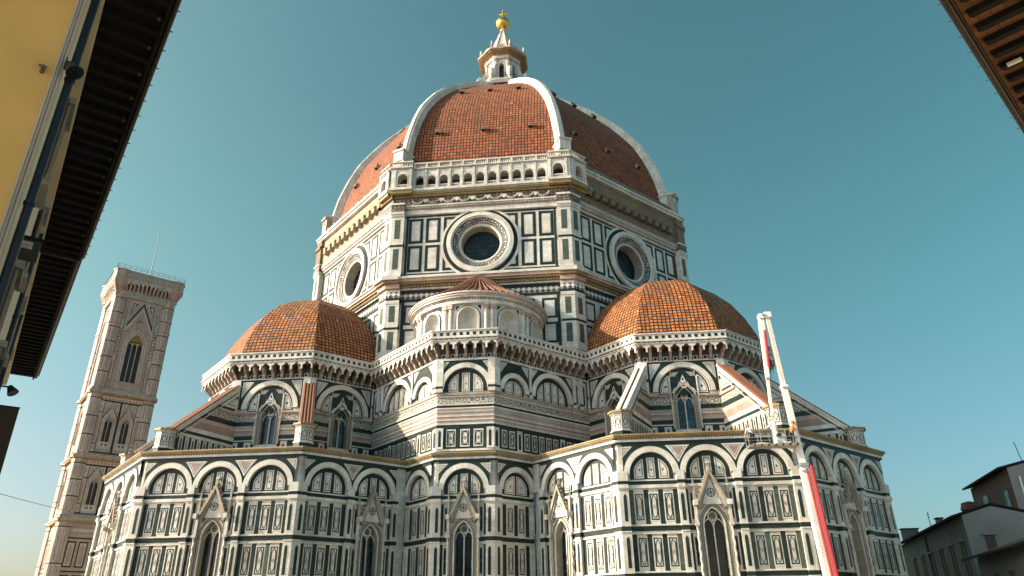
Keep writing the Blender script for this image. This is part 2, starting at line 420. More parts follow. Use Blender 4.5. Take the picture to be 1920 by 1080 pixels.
def arc(uc, zc, r, a0, a1, n): return [(uc + r * math.cos(R(a0 + (a1 - a0) * i / n)), zc + r * math.sin(R(a0 + (a1 - a0) * i / n))) for i in range(n + 1)]
def inset(pts, w):
    n = len(pts); A = sum(pts[i][0] * pts[(i + 1) % n][1] - pts[(i + 1) % n][0] * pts[i][1] for i in range(n)); sg = 1 if A > 0 else -1
    out = []
    for i in range(n):
        p, c, q = pts[i - 1], pts[i], pts[(i + 1) % n]
        e1 = Vector((c[0] - p[0], c[1] - p[1])).normalized(); e2 = Vector((q[0] - c[0], q[1] - c[1])).normalized()
        n1 = Vector((-e1.y, e1.x)) * sg; n2 = Vector((-e2.y, e2.x)) * sg
        k = (n1 + n2); k = k / max(.35, k.length_squared / 2) if k.length > 1e-6 else n1
        out.append((c[0] + k.x * w, c[1] + k.y * w))
    return out
def rect(u0, u1, z0, z1): return [(u0, z0), (u1, z0), (u1, z1), (u0, z1)]
def lancet(u0, u1, z0, z1):
    w = u1 - u0; h = z1 - w * .95; m = (u0 + u1) / 2
    return [(u0, z0), (u1, z0), (u1, h), (u1 - w * .16, h + w * .5), (m, z1), (u0 + w * .16, h + w * .5), (u0, h)]
def parch(uc, zs, h, e, n=8):
    """pointed (equilateral) arch path, left spring to right spring; h half opening, e offset outwards"""
    Rr = 2 * h + e; a = math.degrees(math.acos(-h / Rr)) if Rr > h else 90
    L = [(uc + h + Rr * math.cos(R(180 + (a - 180) * i / n)), zs + Rr * math.sin(R(180 + (a - 180) * i / n))) for i in range(n + 1)]
    return L + [(2 * uc - u, z) for u, z in L[-2::-1]]
def hole_wall(F, b, u0, u1, z0, z1, path, d, m, zb=None):
    """flat wall u0..u1 x z0..z1 with an opening: path = arch points left to right; opening goes down to zb (default z0)"""
    ul, ur = path[0][0], path[-1][0]; zs = path[0][1]; zb = z0 if zb is None else zb
    uc = (ul + ur) / 2
    F.quad(b, u0, ul, z0, z1, d, m) if ul - u0 > 1e-4 else None
    F.quad(b, ur, u1, z0, z1, d, m) if u1 - ur > 1e-4 else None
    if zb > z0 + 1e-4: F.quad(b, ul, ur, z0, zb, d, m)
    for i in range(len(path) - 1):
        p, q = path[i], path[i + 1]
        if abs(p[0] - q[0]) < 1e-6: continue
        F.poly(b, [p, q, (q[0], z1), (p[0], z1)], d, m)
def reveal(F, b, path, zb, d0, d1, m):
    pts = [(path[0][0], zb)] + path + [(path[-1][0], zb)]
    for i in range(len(pts) - 1):
        p, q = pts[i], pts[i + 1]
        b.face([F.P(*p, d0), F.P(*p, d1), F.P(*q, d1), F.P(*q, d0)], m)
    b.face([F.P(*pts[0], d0), F.P(*pts[-1], d0), F.P(*pts[-1], d1), F.P(*pts[0], d1)], m)

def empty(name, loc, label, cat, group=None):
    o = bpy.data.objects.new(name, None); col.objects.link(o); o.location = loc
    tag(o, label, cat, group); return o
def fill(part, mb):
    o = mb.build(part.name); part.data = o.data; part.data.name = part.name; bpy.data.objects.remove(o)
def tag(o, label=None, cat=None, group=None, kind=None):
    if label: o['label'] = label
    if cat: o['category'] = cat
    if group: o['group'] = group
    if kind: o['kind'] = kind
    return o

# ------------------------------------------------------------------ ground
g = MB(); g.face([(-900, -900, 0), (900, -900, 0), (900, 900, 0), (-900, 900, 0)], 'pave', [(-900, -900), (900, -900), (900, 900), (-900, 900)])
tag(g.build('ground'), kind='structure')

# ------------------------------------------------------------------ cathedral
cath = empty('cathedral', (0, 0, 0), 'huge marble cathedral with red tiled dome, white ribs and gold ball', 'cathedral')

def octc(c, a, k):
    """corner k of an octagon, k = 0 the right end of the front face, going right"""
    t = R(22.5 + 45 * k); r = a / math.cos(R(22.5))
    return (c[0] + r * math.sin(t), c[1] - r * math.cos(t))
def octface(c, a, k): return Fr(octc(c, a, k - 1), octc(c, a, k), T8, T8)   # face 0 = front, 1 = right, -1 = left

def motif(F, b, u, z0, z1, w, d, red=False):
    """white panel with dark line border, elongated lobed outline and a small flower"""
    F.quad(b, u - w / 2 - .09, u + w / 2 + .09, z0 - .14, z1 + .14, d, 'white')
    F.outline(b, rect(u - w / 2, u + w / 2, z0, z1), .085, d + .012, 'green')
    zc = (z0 + z1) / 2; H = (z1 - z0) / 2 - .1; a = w / 2 - .1
    k = H * .62
    pts = [(-a, -k), (-a * .62, -k - .16), (-a * .5, -k - .26), (0, -H), (a * .5, -k - .26), (a * .62, -k - .16), (a, -k),
           (a, k), (a * .62, k + .16), (a * .5, k + .26), (0, H), (-a * .5, k + .26), (-a * .62, k + .16), (-a, k)]
    F.outline(b, [(u + x, zc + z) for x, z in pts], .06, d + .014, 'green')
    for x, z in ((0, .11), (0, -.11), (.09, 0), (-.09, 0)):
        F.poly(b, [(u + x, zc + z - .075), (u + x + .06, zc + z), (u + x, zc + z + .075), (u + x - .06, zc + z)], d + .014, 'pink' if red else 'green')

def lunette(F, b, uc, z0, zc, r, np, d):
    """green half disc with np white outlined panels"""
    F.poly(b, [(uc + r, z0)] + arc(uc, zc, r, 0, 180, 24) + [(uc - r, z0)], d, 'green')
    ri = r * .83
    gap = r * .105
    if np == 3: cuts = [(-.96, -.42), (-.22, .22), (.42, .96)]
    elif np == 2: cuts = [(-.95, -.07), (.07, .95)]
    else: cuts = [(-.97, -.56), (-.46, -.05), (.05, .46), (.56, .97)]
    for a, c in cuts:
        a, c = a * ri, c * ri
        if np == 3 and abs(a + c) < .01:
            zt = zc + ri * .93; pts = rect(uc + a, uc + c, z0 + .1, zt)
        else:
            top = []
            for i in range(9):
                x = c + (a - c) * i / 8
                top.append((uc + x, zc + math.sqrt(max(.0004, ri * ri - x * x)) * .97))
            pts = [(uc + a, z0 + .1), (uc + c, z0 + .1)] + [p for p in top]
        F.poly(b, pts, d + .02, 'white')
        F.outline(b, inset(pts, .1), .05, d + .034, 'green')
        mu = uc + (a + c) / 2 * .94; mz = z0 + .3 * r + .25
        F.poly(b, [(mu, mz - .11), (mu + .08, mz), (mu, mz + .11), (mu - .08, mz)], d + .036, 'green')

def tri(F, b, pts, d, core='pink'):
    F.poly(b, pts, d, 'white')
    i1 = inset(pts, .13); F.outline(b, i1, .035, d + .012, 'green')
    F.poly(b, inset(pts, .26), d + .014, core)

def pilaster(F, b, u0, u1, z0, z1, d, niche=True):
    F.box(b, u0, u1, z0, z1, 0, d, 'white')
    if niche:
        a, c = max(u0, 0), min(u1, F.L); mu = (a + c) / 2; w = min(.27, (c - a) * .45)
        F.poly(b, lancet(mu - w / 2 - .07, mu + w / 2 + .07, z0 + .22, z1 - .22), d + .008, 'white')
        F.poly(b, lancet(mu - w / 2, mu + w / 2, z0 + .3, z1 - .3), d + .016, 'green')

def gable_window(F, uc, parent, zsill=2.6, zs=8.83, h=.78, dep=.75):
    """tall two-light pointed window with inlaid jambs, twisted shafts, steep gable and pinnacles"""
    b = MB()
    p0 = parch(uc, zs, h, 0, 10)
    reveal(F, b, p0, zsill, -dep, .02, 'greystone')
    # jamb bands
    for e0, e1, d, mm in ((0, .10, .10, 'white'), (.10, .36, .05, 'jamb'), (.36, .47, .14, 'greystone')):
        F.band(b, [(uc - h - e0, zsill)] + parch(uc, zs, h, e0, 10) + [(uc + h + e0, zsill)],
               [(uc - h - e1, zsill)] + parch(uc, zs, h, e1, 10) + [(uc + h + e1, zsill)], 0, d, mm)
    # twisted shafts
    for sg in (-1, 1):
        u = uc + sg * (h + .56)
        z = zsill; i = 0
        while z < zs + .0:
            b.bar(F.P(u + .03 * math.sin(i * 1.6), z, .2 + .03 * math.cos(i * 1.6)), F.P(u + .03 * math.sin(i * 1.6 + 1.6), z + .2, .2 + .03 * math.cos(i * 1.6 + 1.6)), .085, 'white', 6)
            z += .2; i += 1
        F.box(b, u - .17, u + .17, zs, zs + .22, 0, .4, 'white')
        F.box(b, u - .12, u + .12, zs + .22, 10.35, 0, .26, 'white')
        # pinnacle
        F.box(b, u - .16, u + .16, 10.35, 10.75, 0, .75, 'white')
        F.box(b, u - .10, u + .10, 10.75, 11.9, .05, .30, 'greystone')
        F.box(b, u - .15, u + .15, 11.9, 12.0, .0, .36, 'white')
        c = F.P(u, 12.0, .18); t = F.P(u, 13.05, .18); b.bar(c, t, .13, 'greystone', 4, .015)
    # glass, mullion, tracery
    gm = MB()
    F.poly(gm, [(uc - h - .02, zsill)] + [(uc + h + .02, zsill)] + parch(uc, zs, h, .02, 10)[::-1], -dep + .06, 'glass')
    for zz in [zsill + .55 * i for i in range(1, int((zs - zsill) / .55) + 1)]:
        F.box(gm, uc - h, uc + h, zz, zz + .025, -dep + .06, -dep + .09, 'iron')
    F.box(b, uc - .05, uc + .05, zsill, zs + .15, -dep + .1, -dep + .3, 'white')
    for sg in (-1, 1):
        F.band(b, parch(uc + sg * h / 2, zs - .05, h / 2 - .05, 0, 6), parch(uc + sg * h / 2, zs - .05, h / 2 - .05, .09, 6), -dep + .1, -dep + .28, 'white')
    rz = zs + h * 1.02
    F.band(b, arc(uc, rz, .27, 0, 360, 18), arc(uc, rz, .40, 0, 360, 18), -dep + .1, -dep + .28, 'white')
    for k in range(8):
        t = R(45 * k); b.bar(F.P(uc + .07 * math.cos(t), rz + .07 * math.sin(t), -dep + .2), F.P(uc + .27 * math.cos(t), rz + .27 * math.sin(t), -dep + .2), .022, 'white', 4)
    # gable
    za, zb, hw = 13.25, 10.45, 1.32
    F.prism(b, [(uc - hw + .2, zb), (uc + hw - .2, zb), (uc, za - .35)], .0, .22, 'white')
    # cut look: tympanum roundel
    F.poly(b, arc(uc, 11.35, .36, 0, 360, 20)[:-1], .232, 'green')
    for k in range(8):
        t = R(45 * k + 22); F.poly(b, [(uc + .05 * math.cos(t), 11.35 + .05 * math.sin(t)), (uc + .30 * math.cos(t - .22), 11.35 + .30 * math.sin(t - .22)), (uc + .30 * math.cos(t + .22), 11.35 + .30 * math.sin(t + .22))], .24, 'white')
    for sg in (-1, 1):
        a0, a1 = (uc + sg * hw, zb), (uc, za)
        pts = [(uc + sg * (hw + .05), zb - .05), (uc + sg * (hw - .2), zb - .05), (uc, za - .42), (uc, za)]
        if sg > 0: pts = pts[::-1]
        F.prism(b, pts, 0, .5, 'patina')
        F.prism(b, [(p[0] * .86 + uc * .14, p[1] - .16) for p in pts], 0, .36, 'greystone')
        F.prism(b, [(p[0] * .78 + uc * .22, p[1] - .27) for p in pts], 0, .27, 'jamb')
        for i in range(1, 8):
            f = i / 8; c = F.P(uc + sg * hw * (1 - f) + sg * .06, zb + (za - zb) * f + .06, .3)
            b.wbox(c, (.13, .2, .16), 'patina', Matrix.Rotation(.6 * sg, 3, 'Y'))
    b.bar(F.P(uc, za - .1, .25), F.P(uc, za + .5, .25), .09, 'greystone', 6, .05)
    b.wbox(F.P(uc, za + .5, .25), (.3, .3, .16), 'white'); b.wbox(F.P(uc, za + .3, .25), (.2, .2, .1), 'greystone')
    b.build('gabled_window', parent); gm.build('window_glass', parent)
    return p0

def reg_panels(F, b, uc, half, kind, z0, z1, off=0):
    """three (or two) inlaid panels between dark strips; kind 'side' = slim ones beside a window"""
    d = .03
    if kind != 'side': F.quad(b, uc - half, uc + half, z0 - .45, z1 + .38, d - .02, 'white')
    if kind == 3:
        s = half * .60
        for x in (-s, 0, s): motif(F, b, uc + x, z0, z1, .62, d, True)
        for x in (-s * 1.5, -s * .5, s * .5, s * 1.5):
            F.quad(b, uc + x - .19, uc + x + .19, z0 - .40, z1 + .33, d, 'greenl' if random.random() < .18 else 'green')
    elif kind == 2:
        for x in (-.65, .65): motif(F, b, uc + x, z0, z1, .58, d, True)
        for x in (-1.32, 0, 1.32): F.quad(b, uc + x - .2, uc + x + .2, z0 - .36, z1 + .30, d, 'green')
    else:
        for sg in (-1, 1):
            x = sg * (half - .11)
            F.quad(b, uc + x - .1, uc + x + .1, z0 - .36, z1 + .30, d, 'green')
            motif(F, b, uc + sg * (half - .44), z0, z1, .22, d, True)

def lower_face(F, parent, wall, cornice, nb=3, start=None, kinds=None, win=(1,), w_el=None, half_bay=None, fill=True):
    """the chapel ring wall: registers of inlaid marble under round blind arches"""
    b = wall
    pw = .30
    m0 = .36
    pitch = (F.L - 2 * m0) / nb if half_bay is None else half_bay
    start = m0 if start is None else start
    zc = 12.95
    cs = [start + pitch * (i + .5) for i in range(nb)]
    # backing, with window openings
    spans = []
    cur = 0.
    for i, uc in enumerate(cs):
        if i in win:
            u0, u1 = uc - pitch / 2, uc + pitch / 2
            if u0 > cur: F.quad(b, cur, u0, 0, 15.6, 0, 'white')
            hole_wall(F, b, u0, u1, 0, 15.6, parch(uc, 8.83, .78, 0, 10), 0, 'white', 2.6)
            cur = u1
    if cur < F.L: F.quad(b, cur, F.L, 0, 15.6, 0, 'white')
    regs = [(9.36, 11.41), (5.88, 8.02), (2.42, 4.56)]
    for i, uc in enumerate(cs):
        kind = (kinds or [3] * nb)[i]
        half = pitch / 2 - pw
        ra = min(pitch / 2, 2.34); ri = ra - .5
        lunette(F, b, uc, 12.55, zc, ri, kind if kind != 'w' else 3, .03)
        F.quad(b, uc - ri, uc + ri, 12.43, 12.55, .05, 'white')
        F.ring(b, uc, zc, ri - .02, ri + .02, 0, .2, 'greystone', sides=False)
        F.ring(b, uc, zc, ri + .02, ra - .02, 0, .36, 'white', n=28)
        F.ring(b, uc, zc, ra - .02, ra + .06, 0, .31, 'green', n=28, sides=False)
        # spandrel
        hole_wall(F, b, uc - pitch / 2, uc + pitch / 2, zc, 15.5, arc(uc, zc, min(ra, pitch / 2 - .001), 180, 0, 28), .29, 'green')
        for z0, z1 in regs:
            reg_panels(F, b, uc, half, 'side' if i in win else kind, z0, z1)
        F.quad(b, uc - half, uc + half, 12.12, 12.43, .045, 'green')
        F.box(b, uc - half, uc + half, 11.86, 12.12, .01, .16, 'white')
        for ua, ub in (((uc - half, uc - 1.25), (uc + 1.25, uc + half)) if i in win else ((uc - half, uc + half),)):
            for z0, z1 in ((8.54, 8.89), (5.08, 5.41)): F.quad(b, ua, ub, z0, z1, .045, 'green')
            for z in (8.92, 8.30, 5.44, 4.84): F.box(b, ua, ub, z, z + .12, .02, .12, 'white')
    # window openings must not be covered by the bands: windows sit proud of them
    edges = [start + pitch * i for i in range(nb + 1)]
    for i, u in enumerate(edges):
        u0, u1 = u - pw, u + pw
        if i == 0 and start <= m0 + .01: u0 = 0.
        if i == nb and u1 > F.L - .12: u1 = F.L
        if u1 > F.L: u1 = F.L
        if u0 < 0: u0 = 0.
        for z0, z1 in ((8.97, 11.72), (5.48, 8.42), (1.4, 4.95)): pilaster(F, b, u0, u1, z0, z1, .3)
        for z, h, d in ((11.72, .12, .36), (11.84, .30, .44), (12.43, .12, .40), (8.42, .12, .36), (8.89, .09, .36), (4.95, .12, .36), (5.40, .09, .36), (1.25, .15, .36)):
            F.box(b, u0, u1, z, z + h, 0, d, 'white')
        for z0, z1 in ((12.14, 12.43), (8.54, 8.89), (5.07, 5.40)): F.box(b, u0, u1, z0, z1, 0, .33, 'green')
        F.box(b, u0, u1, 12.55, zc + .25, 0, .39, 'white')
        # spandrel triangles
        lo, hi = max(u - 1.0, 0.12 if i == 0 else 0), min(u + 1.0, F.L - .12)
        if i == 0: lo = max(0.1, u - .1)
        if i == nb: hi = min(F.L - .1, u + .1)
        pts = [(min(max(u, lo), hi), 13.9), (hi, 15.24), (lo, 15.24)]
        if lo < u - .5 and hi > u + .5: pts = [(u, 13.82), (u + .36, 14.42), (u + .66, 14.86), (hi, 15.24), (lo, 15.24), (u - .66, 14.86), (u - .36, 14.42)]
        if i == 0: pts = [(lo, 14.25), (u + .85, 15.22), (lo, 15.22)]
        if i == nb: pts = [(hi, 14.25), (hi, 15.22), (u - .85, 15.22)]
        tri(F, b, pts, .305, 'pink' if F.n.x > -.3 and random.random() < .7 else 'greystone')
    if fill and start > m0 + .5: F.box(b, 0., start - pw, 12.95, 15.5, 0, .27, 'white')
    if fill and F.L - edges[-1] > .8: pass
    F.run(b, 0, 1.25, 0, .45, 'white'); F.run(b, .0, .5, .45, .6, 'greystone')
    F.run(b, 15.5, 15.60, 0, .34, 'green')
    c = cornice
    F.run(c, 15.60, 15.80, 0, .40, 'white'); F.run(c, 15.80, 15.84, 0, .41, 'green')
    # dentils
    k = int(F.L / .24)
    for i in range(k):
        u = (i + .3) * F.L / k
        F.box(c, u, u + .11, 15.80, 15.90, .0, .50, 'greystone')
    F.run(c, 15.84, 15.90, 0, .42, 'green')
    F.run(c, 15.90, 15.97, 0, .56, 'gold'); F.run(c, 15.97, 16.08, 0, .66, 'gold'); F.run(c, 16.08, 16.20, 0, .74, 'gold')
    for i, uc in enumerate(cs):
        if i in win: gable_window(F, uc, w_el if w_el else parent)

CS = (-29.45 * Q, -29.45 * Q); CE = (29.45 * Q, -29.45 * Q)
AL, AU = 17.30, 9.42

def machicolation(F, parent, b, z0=25.35):
    """corbel table with little arches, dentil band and pierced parapet; b = balustrade mesh"""
    F.run(b, z0 - .12, z0, 0, .16, 'white')
    F.quad(b, 0., F.L, z0, z0 + 1.45, .015, 'shadedirt')  # wall between corbels: painted dark for shade as well as dirt
    n = max(2, round(F.L / .93)); s = F.L / n
    for i in range(n + 1):
        u = i * s; w = .12
        if i in (0, n): 
            if (i == 0 and F.tl < 0) or (i == n and F.tr < 0): continue
        prof = [(0, z0), (.18, z0), (.42, z0 + .22), (.50, z0 + .45), (.82, z0 + .72), (.90, z0 + .95), (1.22, z0 + 1.2), (1.22, z0 + 1.45), (0, z0 + 1.45)]
        uo = lambda d, sg: u + sg * w + (-(d) * F.tl if i == 0 else d * F.tr if i == n else 0)
        A = [F.P(uo(d, -1), z, d) for d, z in prof]; B = [F.P(uo(d, 1), z, d) for d, z in prof]
        b.face(A, 'patina'); b.face(B[::-1], 'patina')
        for j in range(len(prof) - 1): b.face([A[j], B[j], B[j + 1], A[j + 1]], 'patina')
    G = F.shift(1.22)
    n2 = n; s2 = G.L / n2
    for i in range(n2):
        uc = (i + .5) * s2
        path = [(uc - s2 / 2 + .09, z0 + .62), (uc - s2 / 2 + .085, z0 + .98), (uc - s2 * .34, z0 + 1.12), (uc - s2 * .24, z0 + 1.12), (uc - s2 * .17, z0 + 1.26), (uc, z0 + 1.39),
                (uc + s2 * .17, z0 + 1.26), (uc + s2 * .24, z0 + 1.12), (uc + s2 * .34, z0 + 1.12), (uc + s2 / 2 - .085, z0 + .98), (uc + s2 / 2 - .09, z0 + .62)]
        hole_wall(G, b, uc - s2 / 2, uc + s2 / 2, z0 + .62, z0 + 1.46, path, .02, 'white')
        # roundels on the wall behind
        us = (i + .5) * s
        F.quad(b, us - .24, us + .24, z0 + .06, z0 + .5, .03, 'white'); F.poly(b, arc(us, z0 + .28, .16, 0, 360, 10)[:-1], .042, 'green')
    zt = z0 + 1.46
    F.run(b, zt, zt + .10, 0, 1.34, 'white')
    F.run(b, zt + .10, zt + .22, 0, 1.26, 'check')
    F.run(b, zt + .22, zt + .34, 0, 1.44, 'white')
    F.run(b, zt + .34, zt + .95, 1.08, 1.34, 'white')
    F.run(b, zt + .95, zt + 1.08, 1.04, 1.44, 'white')
    G = F.shift(1.34); k = max(2, round(G.L / .62)); s = G.L / k
    for i in range(k):
        u = (i + .5) * s; z = zt + .65
        for a in range(4):
            t = R(90 * a + 45)
            cu, cz = u + .105 * math.cos(t), z + .105 * math.sin(t)
            G.poly(b, arc(cu, cz, .10, 0, 360, 8)[:-1], .006 + a * .002, 'green')

def tribune(name, c, vis, mir):
    """half-octagon apse: chapel ring, clerestory, buttresses, parapet and tiled half dome"""
    wall = MB(); cor = MB(); up = MB(); bal = MB()
    # chapel ring
    k0 = 25.74       # distance of the sacristy flank from the dome axis along the other tribune axis
    faces = []
    for k in range(-2, 3):
        kk = k + (-1 if mir < 0 else 1)          # tribune looks left (S) or right (E): axis face index is -1 or +1
        F = octface(c, AL, kk)
        axis = kk
        side = (kk - (-1 if mir < 0 else 1))
        if side == (2 if mir < 0 else -2):       # the face next to the sacristy is cut short by it
            lat = k0
            if mir < 0:   # E facing face of the S tribune: starts at its outer corner (left), ends at the junction
                L = (29.45 + AL * T8) - k0
                F = Fr(F.P(0, 0, 0), F.P(L, 0, 0), T8, -1.0)
                faces.append((F, dict(nb=2, start=.36, half_bay=4.53, win=(1,), fill=False)))
            else:
                L = (29.45 + AL * T8) - k0
                F = Fr(F.P(F.L - L, 0, 0), F.P(F.L, 0, 0), -1.0, T8)
                faces.append((F, dict(nb=2, start=L - .36 - 2 * 4.53, half_bay=4.53, win=(0,), fill=True)))
        elif abs(side) == 2:
            L = F.L * .55
            F = Fr(F.P(0, 0, 0), F.P(L, 0, 0), T8, 0) if mir > 0 else Fr(F.P(F.L - L, 0, 0), F.P(F.L, 0, 0), 0, T8)
            faces.append((F, dict(nb=1, start=.36 if mir > 0 else L - .36 - 4.53, half_bay=4.53, win=(), fill=False)))
        else:
            faces.append((F, dict(nb=3)))
    part = bpy.data.objects.new(name, bpy.data.meshes.new(name)); col.objects.link(part); part.parent = cath
    for F, kw in faces: lower_face(F, part, wall, cor, **kw)
    # low tiled roof over the chapels
    roof = MB()
    for k in range(-2, 3):
        kk = k + (-1 if mir < 0 else 1)
        a0, a1 = octc(c, AL + .1, kk - 1), octc(c, AL + .1, kk); b0, b1 = octc(c, AU, kk - 1), octc(c, AU, kk)
        w = math.hypot(a1[0] - a0[0], a1[1] - a0[1]); l = AL - AU
        roof.face([(*a0, 16.08), (*a1, 16.08), (*b1, 17.3), (*b0, 17.3)], 'tileR', [(0, 0), (w, 0), (w * .8, l), (w * .2, l)])
    roof.build('chapel_roof', part)
    # clerestory
    for k in range(-2, 3):
        kk = k + (-1 if mir < 0 else 1)
        F = octface(c, AU, kk)
        side = k
        cut = side == (2 if mir < 0 else -2)
        if cut:
            if mir < 0: F = Fr(F.P(0, 0, 0), F.P((29.45 + AU * T8) - k0, 0, 0), T8, -1.0)
            else: F = Fr(F.P(F.L - ((29.45 + AU * T8) - k0), 0, 0), F.P(F.L, 0, 0), -1.0, T8)
        clerestory(F, up, part, mir)
        machicolation(F, part, bal)
    fill(part, wall)
    cor.build('cornice', part); up.build('clerestory_wall', part); bal.build('parapet', part)
    # half dome, tiled, full octagon
    dm = MB()
    prof = [(10.35, 26.6), (10.35, 28.3), (9.9, 29.9), (9.0, 31.9), (7.75, 33.9), (6.1, 35.6), (4.0, 36.95), (2.0, 37.75), (.15, 38.1)]
    octdome(dm, c, prof, 'tileS')
    dm.bar((c[0], c[1], 37.9), (c[0], c[1], 38.45), .35, 'tileS', 8, .12)
    dm.build('half_dome', part)
    # buttress spurs
    base = -45 if mir < 0 else 45
    for a in (-67.5, -22.5, 22.5, 67.5):
        spur(c, base + a, part, marble=(mir > 0 and a == -67.5))
    # roof behind, joining the drum
    return part

def octdome(b, c, prof, m):
    for k in range(8):
        t0, t1 = R(22.5 + 45 * (k - 1)), R(22.5 + 45 * k); L = 0
        for (r0, z0), (r1, z1) in zip(prof, prof[1:]):
            dl = math.hypot((r1 - r0) * math.cos(R(22.5)), z1 - z0)
            P = lambda r, z, t: (c[0] + r * math.sin(t), c[1] - r * math.cos(t), z)
            h0, h1 = r0 * math.sin(R(22.5)), r1 * math.sin(R(22.5))
            b.face([P(r0, z0, t0), P(r0, z0, t1), P(r1, z1, t1), P(r1, z1, t0)], m,
                   [(50 - h0, L + 10), (50 + h0, L + 10), (50 + h1, L + dl + 10), (50 - h1, L + dl + 10)])
            L += dl

def clere_window(F, uc, parent, zsill=18.55, zs=21.15, h=.80, dep=.6):
    b = MB()
    p0 = parch(uc, zs, h, 0, 10)
    reveal(F, b, p0, zsill, -dep, .02, 'greystone')
    for e0, e1, d, mm in ((0, .07, .12, 'greystone'), (.07, .30, .07, 'jamb'), (.30, .42, .17, 'patina')):
        F.band(b, [(uc - h - e0, zsill)] + parch(uc, zs, h, e0, 10) + [(uc + h + e0, zsill)],
               [(uc - h - e1, zsill)] + parch(uc, zs, h, e1, 10) + [(uc + h + e1, zsill)], 0, d, mm)
    for sg in (-1, 1):
        u = uc + sg * (h + .50); z = zsill; i = 0
        while z < zs:
            b.bar(F.P(u + .025 * math.sin(i * 1.6), z, .18 + .025 * math.cos(i * 1.6)), F.P(u + .025 * math.sin(i * 1.6 + 1.6), z + .18, .18 + .025 * math.cos(i * 1.6 + 1.6)), .075, 'white', 6)
            z += .18; i += 1
        F.box(b, u - .13, u + .13, zs, zs + .16, 0, .3, 'white')
        F.box(b, u - .05, u + .05, zs + .16, zs + 2.6, 0, .14, 'white')
    # ogee gable outline over the arch, white with green ground
    og = [(-1.18, zs + .95), (-.95, zs + 1.35), (-.62, zs + 1.55), (-.42, zs + 1.95), (-.25, zs + 2.15), (0, zs + 2.75), (.25, zs + 2.15), (.42, zs + 1.95), (.62, zs + 1.55), (.95, zs + 1.35), (1.18, zs + .95)]
    ogi = [(x * .80, z - .16) for x, z in og]
    F.band(b, [(uc + x, z) for x, z in ogi], [(uc + x, z) for x, z in og], .02, .10, 'white')
    F.poly(b, [(uc + x, z) for x, z in ogi], .075, 'green'); F.band(b, arc(uc, zs + 1.78, .22, 0, 360, 14), arc(uc, zs + 1.78, .40, 0, 360, 14), .07, .10, 'white', sides=False)
    F.poly(b, arc(uc, zs + 1.78, .22, 0, 360, 14)[:-1], .09, 'jamb')
    F.box(b, uc - .05, uc + .05, zsill, zs + .15, -dep + .1, -dep + .26, 'white')
    for sg in (-1, 1):
        F.band(b, parch(uc + sg * h / 2, zs - .1, h / 2 - .05, 0, 6), parch(uc + sg * h / 2, zs - .1, h / 2 - .05, .08, 6), -dep + .1, -dep + .24, 'white')
    rz = zs + h * .98
    F.band(b, arc(uc, rz, .22, 0, 360, 16), arc(uc, rz, .36, 0, 360, 16), -dep + .1, -dep + .24, 'white')
    for k in range(6):
        t = R(60 * k); b.bar(F.P(uc, rz, -dep + .17), F.P(uc + .22 * math.cos(t), rz + .22 * math.sin(t), -dep + .17), .025, 'white', 4)
    b.build('clerestory_window', parent)
    gm = MB()
    F.poly(gm, [(uc - h - .02, zsill), (uc + h + .02, zsill)] + parch(uc, zs, h, .02, 10)[::-1], -dep + .06, 'blueglass')
    for i in range(1, 6): F.box(gm, uc - h, uc + h, zsill + .5 * i, zsill + .5 * i + .03, -dep + .06, -dep + .09, 'iron')
    gm.build('window_glass', parent)

BANDS = [(21.72, 21.92, .22, 'patina'), (21.56, 21.72, .10, 'pink'), (20.90, 21.56, .05, 'rose'), (20.46, 20.90, .04, 'green'),
         (20.26, 20.46, .10, 'greystone'), (20.10, 20.26, .05, 'mauve'), (20.0, 20.10, .09, 'white'), (19.76, 20.0, .03, 'pink'), (19.66, 19.76, .08, 'greystone'), (19.46, 19.66, .04, 'mauve'), (19.02, 19.46, .04, 'green'), (18.90, 19.02, .09, 'white')]

